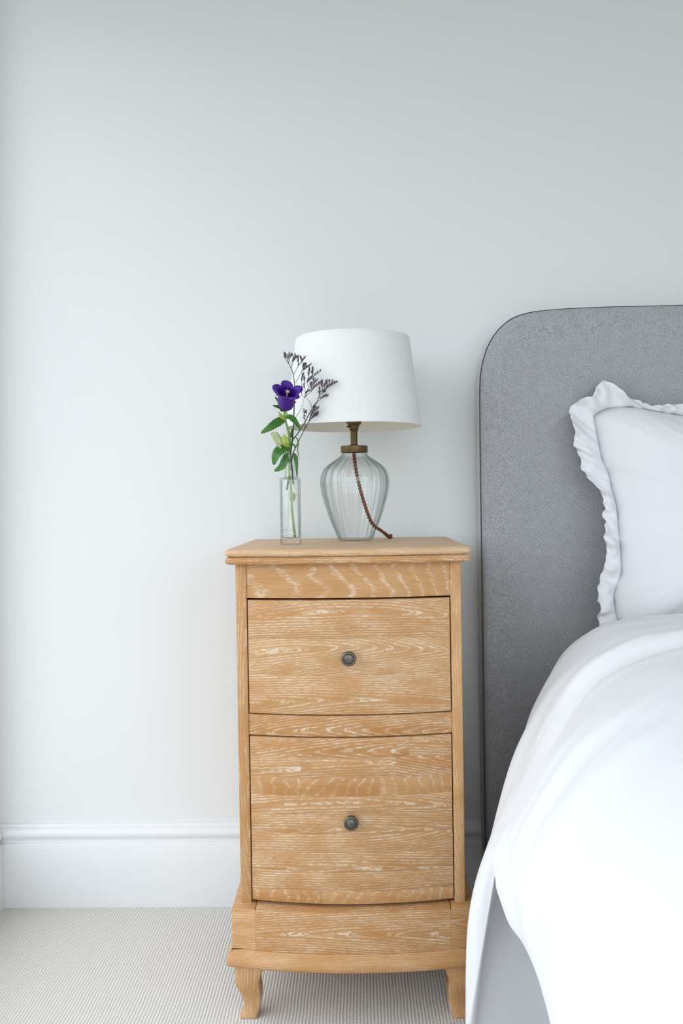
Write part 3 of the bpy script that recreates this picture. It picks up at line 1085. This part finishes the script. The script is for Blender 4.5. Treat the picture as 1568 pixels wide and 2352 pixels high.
def sprig(name, label, trunk, branches, leaves, start_dy, rbase=0.0011):
    root = empty(name, trunk[-1])
    tag(root, label, 'dried flower', 'sea lavender sprigs in the bottle')
    vs, fs = [], []
    T = cat(trunk, 4)
    tube_data(T, [0.00045 + rbase * (i / (len(T) - 1)) for i in range(len(T))], 7, vs, fs)
    mk('stem', vs, fs, M['twig'], root, trunk[-1], True)
    vs, fs = [], []
    tips = []
    rng = random.Random(hash(len(branches)))
    for (pts, dep, spikes) in branches:
        n = len(pts)
        P = [z1(x, y, start_dy + dep * (i / (n - 1))) for i, (x, y) in enumerate(pts)]
        Q = cat(P, 4)
        tube_data(Q, [0.00050 - 0.00022 * (i / (len(Q) - 1)) for i in range(len(Q))], 6, vs, fs)
        tips.append((Q, spikes))
    mk('twig', vs, fs, M['twig'], root, trunk[-1], True)
    vs, fs = [], []
    for Q, spikes in tips:
        if not spikes:
            continue
        L = len(Q)
        for s in range(spikes):
            u = 1 - 0.60 * (s / max(spikes, 1)) * rng.uniform(0.7, 1.1)
            p = Q[min(L - 1, int(u * (L - 1)))]
            tdir = (Q[-1] - Q[max(0, L - 6)]).normalized()
            side = Vector((-tdir.z, 0, tdir.x))
            if side.z < 0:
                side = -side
            dr = (tdir * rng.uniform(0.3, 1.0) + side * rng.uniform(0.1, 0.9) + Vector((0, rng.uniform(-0.5, 0.5), 0.35))).normalized()
            ln_ = rng.uniform(0.0034, 0.0062)
            st_ = p
            tube_data([st_, st_ + dr * ln_ * 0.35, st_ + dr * ln_ * 0.7, st_ + dr * ln_], [0.0004, rng.uniform(0.0008, 0.0013), rng.uniform(0.0008, 0.0012), 0.0003], 5, vs, fs)
            # two little calyx teeth
            for _ in range(2):
                q = st_ + dr * ln_ * rng.uniform(0.4, 0.9)
                d3 = (dr + Vector((rng.uniform(-.8, .8), rng.uniform(-.8, .8), rng.uniform(-.3, .8)))).normalized()
                tube_data([q, q + d3 * 0.0013, q + d3 * 0.0022], [0.0004, 0.0006, 0.0002], 4, vs, fs)
    if vs:
        o = mk('florets', vs, fs, M['floret'], root, trunk[-1], True)
        o['kind'] = 'stuff'
    for pts, w in leaves:
        leaf('narrow_leaf', root, [z1(x, y, start_dy - 0.003 * i) for i, (x, y) in enumerate(pts)], w * K, (0.5, -1, 0.2), M['leaf'], 0.3, 0.0, 5)
    return root


D1 = 0.004
trA = [z1(x, y, D1) for x, y in ((515, 285), (555, 345), (622, 455), (660, 570), (678, 720), (682, 900), (674, 1060), (668, 1250), (660, 1450), (640, 1660), (615, 1860))] + [fl(665, 1075, 0.003), fl(662, 1096, 0.0035), fl(657, 1125, 0.004)]
brA = [
    ([(515, 285), (508, 255), (505, 230)], 0.0, 7),
    ([(555, 345), (530, 300), (545, 250)], 0.002, 7),
    ([(580, 385), (575, 310), (600, 240)], -0.004, 8),
    ([(582, 380), (600, 290), (645, 245)], 0.004, 8),
    ([(622, 455), (645, 375), (675, 320), (690, 255)], 0.006, 10),
    ([(660, 335), (700, 300), (725, 275)], 0.006, 9),
    ([(665, 565), (735, 440), (800, 370), (855, 310)], -0.008, 12),
    ([(738, 440), (745, 370), (755, 285)], -0.008, 8),
    ([(790, 380), (790, 330), (798, 295)], -0.006, 8),
    ([(700, 700), (790, 530), (860, 460), (930, 405)], 0.010, 12),
    ([(795, 520), (822, 440), (845, 385)], 0.010, 10),
    ([(830, 480), (850, 430), (870, 385)], 0.008, 7),
    ([(664, 1340), (710, 1260), (800, 1110), (848, 950)], -0.012, 0),
    ([(848, 950), (858, 870), (845, 720), (860, 640)], -0.012, 9),
    ([(850, 940), (805, 905), (800, 860), (825, 830)], -0.012, 7),
    ([(858, 930), (950, 850), (1035, 770), (1120, 730)], -0.016, 14),
    ([(862, 920), (905, 800), (975, 720), (1010, 650)], -0.012, 12),
    ([(850, 900), (880, 870), (935, 850)], -0.013, 6),
    ([(770, 800), (850, 710), (920, 650), (1000, 600), (1110, 520)], -0.006, 16),
    ([(800, 770), (803, 660), (835, 575)], -0.006, 10),
    ([(895, 670), (920, 570), (940, 490)], -0.008, 10),
    ([(950, 625), (985, 560), (990, 480)], -0.008, 10),
    ([(905, 760), (900, 700), (960, 650)], -0.010, 10),
    ([(960, 850), (970, 770), (1060, 680)], -0.014, 10),
]
lvA = [([(632, 1600), (628, 1540), (645, 1450)], 6)]
sprig('sea_lavender_sprig', 'dried sea lavender sprig rising straight behind the violet bloom', trA, brA, lvA, D1)
D2 = -0.001
trB = [z1(x, y, D2) for x, y in ((1110, 830), (1090, 910), (1050, 1010), (970, 1130), (900, 1260), (800, 1440), (700, 1580), (655, 1640), (632, 1760), (620, 1860))] + [fl(670, 1075, -0.001), fl(671, 1096, -0.001), fl(673, 1112, 0.0)]
brB = [
    ([(1080, 930), (1095, 860), (1105, 800)], 0.0, 12),
    ([(1085, 915), (1130, 860), (1180, 850)], 0.004, 9),
    ([(1060, 985), (1130, 900), (1200, 810), (1280, 755), (1370, 712)], -0.006, 20),
    ([(1150, 870), (1140, 780), (1148, 690)], -0.004, 12),
    ([(1170, 840), (1175, 770), (1200, 720)], -0.004, 9),
    ([(1215, 800), (1220, 740), (1225, 695)], -0.006, 9),
    ([(1255, 770), (1258, 720), (1265, 695)], -0.006, 8),
    ([(1290, 750), (1300, 720), (1310, 700)], -0.006, 7),
    ([(1000, 1090), (1070, 1010), (1140, 945), (1220, 920)], 0.004, 11),
    ([(970, 1120), (930, 1010), (862, 945)], 0.002, 0),
    ([(955, 1150), (985, 1115), (1010, 1110)], 0.002, 6),
]
sprig('sea_lavender_sprig', 'dried sea lavender sprig leaning furthest right in front of the shade', trB, brB, [([(680, 1580), (735, 1630), (745, 1700), (740, 1820), (775, 1975)], 3.2)], D2)
D3 = -0.004
trC = [z1(x, y, D3) for x, y in ((1000, 1250), (930, 1320), (860, 1430), (830, 1500), (750, 1660), (690, 1790), (655, 1870))] + [fl(669.5, 1060, -0.003), fl(668, 1080, -0.002)]
brC = [
    ([(855, 1435), (858, 1330), (852, 1240), (855, 1160)], 0.0, 5),
    ([(857, 1260), (875, 1220), (885, 1180)], 0.0, 3),
    ([(900, 1370), (940, 1290), (985, 1200), (1030, 1130)], -0.004, 13),
    ([(950, 1300), (1000, 1240), (1070, 1200)], 0.002, 13),
    ([(940, 1310), (990, 1270), (1060, 1235)], 0.004, 10),
    ([(840, 1480), (920, 1360), (965, 1250), (990, 1160)], 0.003, 8),
    ([(985, 1210), (1020, 1170), (1065, 1140)], -0.003, 8),
]
sprig('sea_lavender_sprig', 'shorter dried sea lavender sprig ending low beside the shade rim', trC, brC, [([(615, 1710), (660, 1715), (695, 1750), (692, 1805)], 4)], D3, 0.0007)

# ================================================================ bed
bed = empty('bed', (1.10, -0.06, 0))
tag(bed, 'bed with a tall grey upholstered headboard with rounded corners and dark piping', 'bed')
HBX = 0.2398
CX = 1.10
corner = [(0.2398, 0.0), (0.2398, 0.30), (0.2398, 0.65), (0.2398, 0.95), (0.2401, 1.040), (0.2420, 1.0905), (0.2490, 1.1270), (0.2600, 1.1555), (0.2745, 1.1785), (0.2921, 1.1960), (0.3100, 1.2068), (0.3311, 1.2140),
          (0.3614, 1.2190), (0.4131, 1.2224), (0.4991, 1.2243), (0.80, 1.2250)]
cl = [Vector((p[0], p[1], 0)) for p in corner]
cl = cl[:4] + cat(cl[4:14], 4) + cl[14:]
left = [(p.x, p.y) for p in cl]
rightp = [(2 * CX - p[0], p[1]) for p in left]
outline = [(p[0], p[1]) for p in left[::-1]] + rightp                        # from top centre-left down... then right side
outline = left[::-1][::-1]
loop = [(p[0], p[1]) for p in left] + [(p[0], p[1]) for p in rightp[::-1]]     # clockwise
loop = loop[::-1]                                                            # counter-clockwise in (x,z)
v, f = slab_data(loop, [(0.004, -0.088), (0.0008, -0.0875), (0.0, -0.085), (0.0, -0.010), (0.001, -0.0075), (0.004, -0.0070)], 'y')
hb = mk('headboard', v, f, M['felt_pale'], bed, (1.10, -0.05, 0.0), True, 50)
hb['label'] = 'upholstered headboard with a pale grey side band'
v, f = slab_data(loop, [(0.0, -0.0865), (0.0004, -0.0905), (0.0030, -0.0945), (0.0075, -0.0975), (0.014, -0.0995), (0.024, -0.1010), (0.04, -0.1018), (0.07, -0.1022)], 'y')
hbf = mk('front_panel', v, f, M['felt'], hb, (1.10, -0.05, 0.0), True, 50)
v, f = tube_data([(p[0] - 0.0006 if p[0] < CX else p[0] + 0.0006, -0.0873, p[1] + (0.0006 if p[1] > 1.2 else 0)) for p in left + rightp[::-1]], 0.0013, 6)
mk('piping', v, f, M['piping'], hb, (1.10, -0.05, 0.0), True)
v, f = bevel_box(0.42, 1.78, -2.10, -0.103, 0.06, 0.30, 0.012, 3)
mk('bed_base', v, f, M['felt'], bed, (1.1, -1.1, 0.0), True, 40)
for x in (0.47, 1.73):
    for y in (-2.05, -0.16):
        v, f = lathe_data([(0.018, 0.0), (0.022, 0.005), (0.026, 0.065)], 16, (x, y, 0))
        mk('leg', v, f, M['oak_shaded'], bed, (x, y, 0), True, 40)
v, f = bevel_box(0.415, 1.785, -2.09, -0.106, 0.301, 0.575, 0.05, 4)
tag(mk('mattress', v, f, M['mattress'], None, (1.1, -1.1, 0.301), True, 60), 'white mattress hidden beneath the white duvet', 'mattress')

# ---- duvet: stations along the bed, each a cross-section from the middle of the top down to the hem
ST = [
    (-0.310, [(0.75, 0.578), (0.62, 0.580), (0.52, 0.580), (0.46, 0.578), (0.425, 0.570), (0.395, 0.545), (0.365, 0.50), (0.340, 0.43), (0.325, 0.33), (0.315, 0.20), (0.312, 0.004)]),
    (-0.316, [(0.75, 0.620), (0.62, 0.622), (0.52, 0.622), (0.455, 0.618), (0.412, 0.608), (0.375, 0.580), (0.345, 0.54), (0.315, 0.46), (0.295, 0.35), (0.284, 0.20), (0.282, 0.004)]),
    (-0.340, [(0.75, 0.642), (0.62, 0.644), (0.52, 0.642), (0.455, 0.636), (0.405, 0.624), (0.362, 0.595), (0.330, 0.555), (0.298, 0.480), (0.272, 0.37), (0.258, 0.21), (0.255, 0.004)]),
    (-0.390, [(0.75, 0.654), (0.62, 0.656), (0.52, 0.653), (0.455, 0.645), (0.398, 0.628), (0.345, 0.588), (0.308, 0.540), (0.270, 0.465), (0.240, 0.36), (0.222, 0.20), (0.220, 0.004)]),
    (-0.460, [(0.75, 0.660), (0.62, 0.662), (0.52, 0.657), (0.455, 0.648), (0.395, 0.629), (0.335, 0.585), (0.290, 0.528), (0.248, 0.452), (0.210, 0.350), (0.183, 0.200), (0.178, 0.004)]),
    (-0.530, [(0.75, 0.660), (0.62, 0.662), (0.52, 0.656), (0.455, 0.646), (0.392, 0.626), (0.330, 0.584), (0.283, 0.524), (0.238, 0.442), (0.196, 0.345), (0.155, 0.200), (0.147, 0.004)]),
    (-0.556, [(0.75, 0.660), (0.62, 0.662), (0.52, 0.655), (0.455, 0.645), (0.392, 0.625), (0.330, 0.584), (0.283, 0.524), (0.238, 0.446), (0.200, 0.360), (0.166, 0.240), (0.156, 0.08)]),
    (-0.580, [(0.75, 0.660), (0.62, 0.661), (0.52, 0.654), (0.455, 0.642), (0.390, 0.620), (0.330, 0.580), (0.286, 0.526), (0.245, 0.462), (0.222, 0.418), (0.208, 0.390), (0.200, 0.365)]),
    (-0.660, [(0.75, 0.660), (0.62, 0.660), (0.52, 0.652), (0.455, 0.640), (0.388, 0.620), (0.326, 0.585), (0.276, 0.532), (0.234, 0.470), (0.210, 0.430), (0.196, 0.402), (0.186, 0.385)]),
    (-0.730, [(0.75, 0.660), (0.62, 0.662), (0.52, 0.656), (0.455, 0.647), (0.380, 0.626), (0.316, 0.590), (0.262, 0.535), (0.218, 0.468), (0.194, 0.425), (0.180, 0.392), (0.172, 0.370)]),
    (-0.800, [(0.75, 0.660), (0.62, 0.664), (0.52, 0.660), (0.455, 0.650), (0.374, 0.628), (0.302, 0.592), (0.242, 0.535), (0.198, 0.460), (0.178, 0.410), (0.169, 0.375), (0.169, 0.345)]),
    (-0.850, [(0.75, 0.660), (0.62, 0.664), (0.52, 0.660), (0.455, 0.650), (0.372, 0.628), (0.297, 0.592), (0.236, 0.535), (0.191, 0.455), (0.175, 0.395), (0.179, 0.345), (0.191, 0.302)]),
    (-0.900, [(0.75, 0.660), (0.62, 0.664), (0.52, 0.660), (0.452, 0.650), (0.370, 0.627), (0.293, 0.591), (0.234, 0.535), (0.186, 0.455), (0.172, 0.385), (0.190, 0.315), (0.212, 0.230)]),
    (-1.000, [(0.75, 0.660), (0.62, 0.664), (0.52, 0.660), (0.450, 0.650), (0.366, 0.626), (0.290, 0.590), (0.231, 0.535), (0.187, 0.455), (0.179, 0.365), (0.192, 0.270), (0.215, 0.170)]),
    (-1.300, [(0.75, 0.655), (0.62, 0.658), (0.52, 0.655), (0.450, 0.646), (0.362, 0.622), (0.284, 0.580), (0.226, 0.520), (0.188, 0.440), (0.165, 0.350), (0.160, 0.260), (0.165, 0.170)]),
    (-1.750, [(0.75, 0.650), (0.62, 0.655), (0.52, 0.652), (0.460, 0.643), (0.380, 0.620), (0.310, 0.580), (0.255, 0.520), (0.220, 0.440), (0.205, 0.350), (0.200, 0.260), (0.210, 0.170)]),
    (-2.120, [(0.75, 0.640), (0.62, 0.642), (0.52, 0.638), (0.460, 0.630), (0.395, 0.605), (0.335, 0.560), (0.29, 0.500), (0.265, 0.420), (0.25, 0.330), (0.25, 0.250), (0.25, 0.160)]),
    (-2.190, [(0.75, 0.42), (0.62, 0.42), (0.52, 0.42), (0.460, 0.41), (0.405, 0.40), (0.355, 0.38), (0.32, 0.36), (0.30, 0.32), (0.285, 0.28), (0.28, 0.22), (0.28, 0.160)]),
]
NU = 5
NV = 5
rowsP = []
ys_p = cat([Vector((s[0], 0, 0)) for s in ST], NV)
for k_ in range(len(ST[0][1])):
    rowsP.append(cat([Vector((s[1][k_][0], s[1][k_][1], 0)) for s in ST], NV))
grid = []
for i in range(len(ys_p)):
    prof_ = cat([rowsP[k_][i] for k_ in range(len(rowsP))], NU)
    half = [(p.x, p.y) for p in prof_]
    mir = [(2 * CX - p[0], p[1] - 0.0) for p in half][::-1]
    mid_ = [(0.75 + (2 * CX - 1.5) * q / 12, half[0][1]) for q in range(1, 12)]
    full = half[::-1] + mid_ + mir[::-1]
    yy = ys_p[i].x
    row_ = []
    for a, b in full:
        lw = min(1, max(0, (0.50 - b) / 0.34)) * 0.88 if yy > -0.53 else 0.0
        row_.append(Vector((a, yy + (-0.525 - yy) * lw, b)))
    grid.append(row_)
nr, nc = len(grid), len(grid[0])


def gauss(d, w):
    return math.exp(-(d / w) ** 2)


# long soft creases: polylines in (x,z-ish) world space given as (x, y) seen from above plus arc position
def crease_off(p):
    o_ = 0.0
    # diagonal crease that starts in the deep fold and runs up and across the top
    path_ = [(0.215, -0.70), (0.262, -0.63), (0.325, -0.60), (0.40, -0.61), (0.50, -0.66), (0.62, -0.74), (0.80, -0.86)]
    best = 9
    for (a, b), (c, d) in zip(path_, path_[1:]):
        ax_, ay_ = c - a, d - b
        t_ = max(0, min(1, ((p.x - a) * ax_ + (p.y - b) * ay_) / (ax_ * ax_ + ay_ * ay_)))
        qx, qy = a + ax_ * t_ - p.x, b + ay_ * t_ - p.y
        dd = sqrt(qx * qx + qy * qy)
        sgn = 1 if (ax_ * (p.y - b) - ay_ * (p.x - a)) > 0 else -1
        if dd < abs(best):
            best = dd * sgn
    if p.z > 0.33:
        al = p.x * 2.2 + p.y * 1.2
        o_ += 0.010 * (0.35 - abs(noise.noise(Vector((best * 11, al * 1.3, 2.2))))) + 0.005 * (0.3 - abs(noise.noise(Vector((best * 24 + 3, al * 2.0, 7.2)))))
        o_ += -0.011 * gauss(best, 0.022) + 0.007 * gauss(abs(best) - 0.045, 0.03)
    return o_


vs, fs = [], []
for i in range(nr):
    for j in range(nc):
        p = grid[i][j]
        a = grid[max(i - 1, 0)][j]; b = grid[min(i + 1, nr - 1)][j]
        c = grid[i][max(j - 1, 0)]; d = grid[i][min(j + 1, nc - 1)]
        nn = (d - c).cross(b - a)
        if nn.length < 1e-9:
            nn = Vector((0, 0, 1))
        nn.normalize()
        if nn.z < -0.2 or (nn.x > 0 and p.x < 0.4 and abs(nn.z) < 0.3):
            nn = -nn
        u = p.x + p.z * 0.4
        w_ = noise.noise(Vector((u * 3.5 + p.y * 2.5, p.y * 4.0 - p.x * 5.0, 1.7))) * 0.008
        w_ += noise.noise(Vector((u * 9 + p.y * 6, p.y * 5.0 - p.x * 9.0, 5.1))) * 0.0032
        w_ += noise.noise(Vector((p.x * 14 + p.y * 22, p.y * 8, p.z * 14))) * 0.0012
        edge = min(1, i / 6) * min(1, (nr - 1 - i) / 4)
        w_ += crease_off(p)
        vs.append(p + nn * w_ * edge)
for i in range(nr - 1):
    for j in range(nc - 1):
        fs.append([i * nc + j, i * nc + j + 1, (i + 1) * nc + j + 1, (i + 1) * nc + j])
dv = mk('duvet', vs, fs, M['cotton'], None, (1.1, -1.2, 0.575), True)
if dv.data.polygons[0].normal.z < 0 and False:
    dv.data.flip_normals()
md = dv.modifiers.new('thickness', 'SOLIDIFY'); md.thickness = 0.014; md.offset = -1
ms = dv.modifiers.new('smooth', 'SUBSURF'); ms.levels = 1; ms.render_levels = 1
tag(dv, 'puffy white cotton duvet draped down the side of the bed to the floor', 'duvet')

# ---- pillow: stuffed cushion and a frilled border
seam_A1 = [(0.6267, 1.0029), (0.5705, 1.0134), (0.5291, 1.0215), (0.4868, 1.0201), (0.4626, 1.0115)]
seam_A2 = [(0.4546, 1.0033), (0.4583, 0.9716), (0.4616, 0.9459), (0.4663, 0.9161), (0.4760, 0.8923), (0.4799, 0.8604), (0.4855, 0.832), (0.4867, 0.8056), (0.4875, 0.758), (0.4875, 0.7247), (0.485, 0.7013), (0.4706, 0.6679), (0.470, 0.6384), (0.475, 0.612)]
out_A1 = [(0.6282, 1.0261), (0.577, 1.0239), (0.5539, 1.0286), (0.5229, 1.0412), (0.5031, 1.0598), (0.4837, 1.0733), (0.4701, 1.0736), (0.4494, 1.0417)]
out_A2 = [(0.4376, 1.0419), (0.4209, 1.0326), (0.4106, 1.0155), (0.4079, 0.9991), (0.4107, 0.9758), (0.4122, 0.9596), (0.4106, 0.9468), (0.417, 0.9416), (0.4221, 0.9169), (0.4243, 0.8983), (0.4388, 0.8787), (0.4558, 0.8592), (0.4608, 0.8349), (0.4617, 0.8241),
          (0.4574, 0.8102), (0.46, 0.7994), (0.457, 0.7789), (0.4591, 0.7381), (0.4439, 0.6939), (0.4372, 0.6547), (0.4409, 0.6491), (0.4369, 0.6262), (0.438, 0.600)]
sb = [(0.49, 0.603), (0.62, 0.598), (0.80, 0.597), (0.98, 0.598), (1.11, 0.603)]
ob = [(0.46, 0.588), (0.62, 0.586), (0.80, 0.585), (0.98, 0.586), (1.13, 0.588)]
sr = [(1.125, 0.62), (1.120, 0.70), (1.118, 0.80), (1.122, 0.90), (1.140, 1.000)]
orr = [(1.165, 0.60), (1.168, 0.70), (1.160, 0.80), (1.170, 0.90), (1.190, 1.030)]
stp = [(1.12, 1.010), (1.05, 1.012), (0.90, 1.008), (0.75, 1.000), (0.64, 1.001)]
otp = [(1.13, 1.060), (1.05, 1.040), (0.90, 1.032), (0.75, 1.024), (0.64, 1.0258)]


def plane_y(z):
    return -0.215 + 0.095 * (z - 0.60) / 0.45


def seg(pts, n_):
    P = cat([Vector((p[0], 0, p[1])) for p in pts], 6)
    return resample(P, n_)


NS = [44, 150, 60, 60, 70]
S_loop, O_loop = [], []
for (s_, o_, n_) in ((seam_A1, out_A1, NS[0]), (seam_A2, out_A2, NS[1]), (sb, ob, NS[2]), (sr, orr, NS[3]), (stp, otp, NS[4])):
    S_loop += seg(s_, n_); O_loop += seg(o_, n_)
NP = len(S_loop)
pc = Vector((0.80, 0, 0.805))
pillow = empty('pillow', (0.80, -0.21, 0.60))
tag(pillow, 'white cotton pillow with a crumpled frilled edge propped against the grey headboard', 'pillow')
vs, fs = [], []
RK = 26
for side in (-1, 1):            # -1 front (towards the room), +1 back
    for k_ in range(RK + 1):
        q = k_ / RK
        for i in range(NP):
            s_ = S_loop[i]
            p = pc.lerp(s_, q)
            hgt = (max(0, 1 - q ** 2.6)) ** 0.62
            th = 0.088 if side < 0 else 0.058
            y = plane_y(p.z) + side * th * hgt
            if side < 0:
                y += (noise.noise(Vector((p.x * 7, p.z * 7, 3))) * 0.006 + noise.noise(Vector((p.x * 16 + p.z * 9, p.z * 9, 8))) * 0.003) * (1 - q ** 6)
                y -= 0.010 * (0.3 - abs(noise.noise(Vector((p.x * 9 + p.z * 5, p.z * 6 - p.x * 3, 12))))) * (1 - q ** 8) * min(1, q * 2)
                # gathers radiating from the seam
                y += 0.0030 * noise.noise(Vector((s_.x * 40, s_.z * 40, 2))) * max(0, (q - 0.45) / 0.55) * (1 - q ** 10)
            y = min(y, -0.1065 + 0.0)
            vs.append(Vector((p.x, y, p.z)))
m = (RK + 1) * NP
for sd in (0, 1):
    for k_ in range(RK):
        for i in range(NP):
            j = (i + 1) % NP
            g = [sd * m + k_ * NP + i, sd * m + k_ * NP + j, sd * m + (k_ + 1) * NP + j, sd * m + (k_ + 1) * NP + i]
            fs.append(g)
for i in range(NP):
    j = (i + 1) % NP
    fs.append([RK * NP + i, RK * NP + j, m + RK * NP + j, m + RK * NP + i])
cu = mk('cushion', vs, fs, M['cotton'], pillow, (0.80, -0.21, 0.60), True)
bm = bmesh.new(); bm.from_mesh(cu.data); bmesh.ops.remove_doubles(bm, verts=bm.verts, dist=1e-5); bmesh.ops.recalc_face_normals(bm, faces=bm.faces); bm.to_mesh(cu.data); bm.free()

vs, fs = [], []
RQ = 9
arc = 0
for i in range(NP):
    s_, o_ = S_loop[i], O_loop[i]
    arc += (O_loop[i] - O_loop[i - 1]).length if i else 0
    for k_ in range(RQ + 1):
        q = k_ / RQ
        p = s_.lerp(o_, q)
        rip = noise.noise(Vector((arc * 42, q * 0.8, 4.0))) * 0.020 + noise.noise(Vector((arc * 95, q * 1.5, 9.0))) * 0.009
        dc = sqrt((p.x - 0.43) ** 2 + (p.z - 1.01) ** 2)
        cr = math.exp(-(dc / 0.045) ** 2)
        rip += 0.034 * cr * sin(arc * 75 + 1.2) * (0.4 + 0.6 * q)
        rip += 0.016 * (0.3 - abs(noise.noise(Vector((arc * 50, q * 1.2, 14.0)))))
        rip += 0.010 * noise.noise(Vector((p.x * 60, 0, p.z * 60))) * (1 if q < 1 else 0.8)
        y = plane_y(p.z) - 0.006 * sin(pi * q) + rip * q ** 0.8 - 0.010 * q
        x = p.x + 0.004 * noise.noise(Vector((arc * 60, q * 3, 1.0))) * q
        y = min(y, -0.1068)
        vs.append(Vector((x, y, p.z + 0.003 * noise.noise(Vector((arc * 70, q * 3, 6.0))) * q)))
for i in range(NP):
    j = (i + 1) % NP
    for k_ in range(RQ):
        fs.append([i * (RQ + 1) + k_, j * (RQ + 1) + k_, j * (RQ + 1) + k_ + 1, i * (RQ + 1) + k_ + 1])
fr = mk('frill', vs, fs, M['cotton'], pillow, (0.80, -0.21, 0.60), True)
md = fr.modifiers.new('thickness', 'SOLIDIFY'); md.thickness = 0.0012; md.offset = 0
fr['label'] = 'crumpled double frill round the pillow edge'
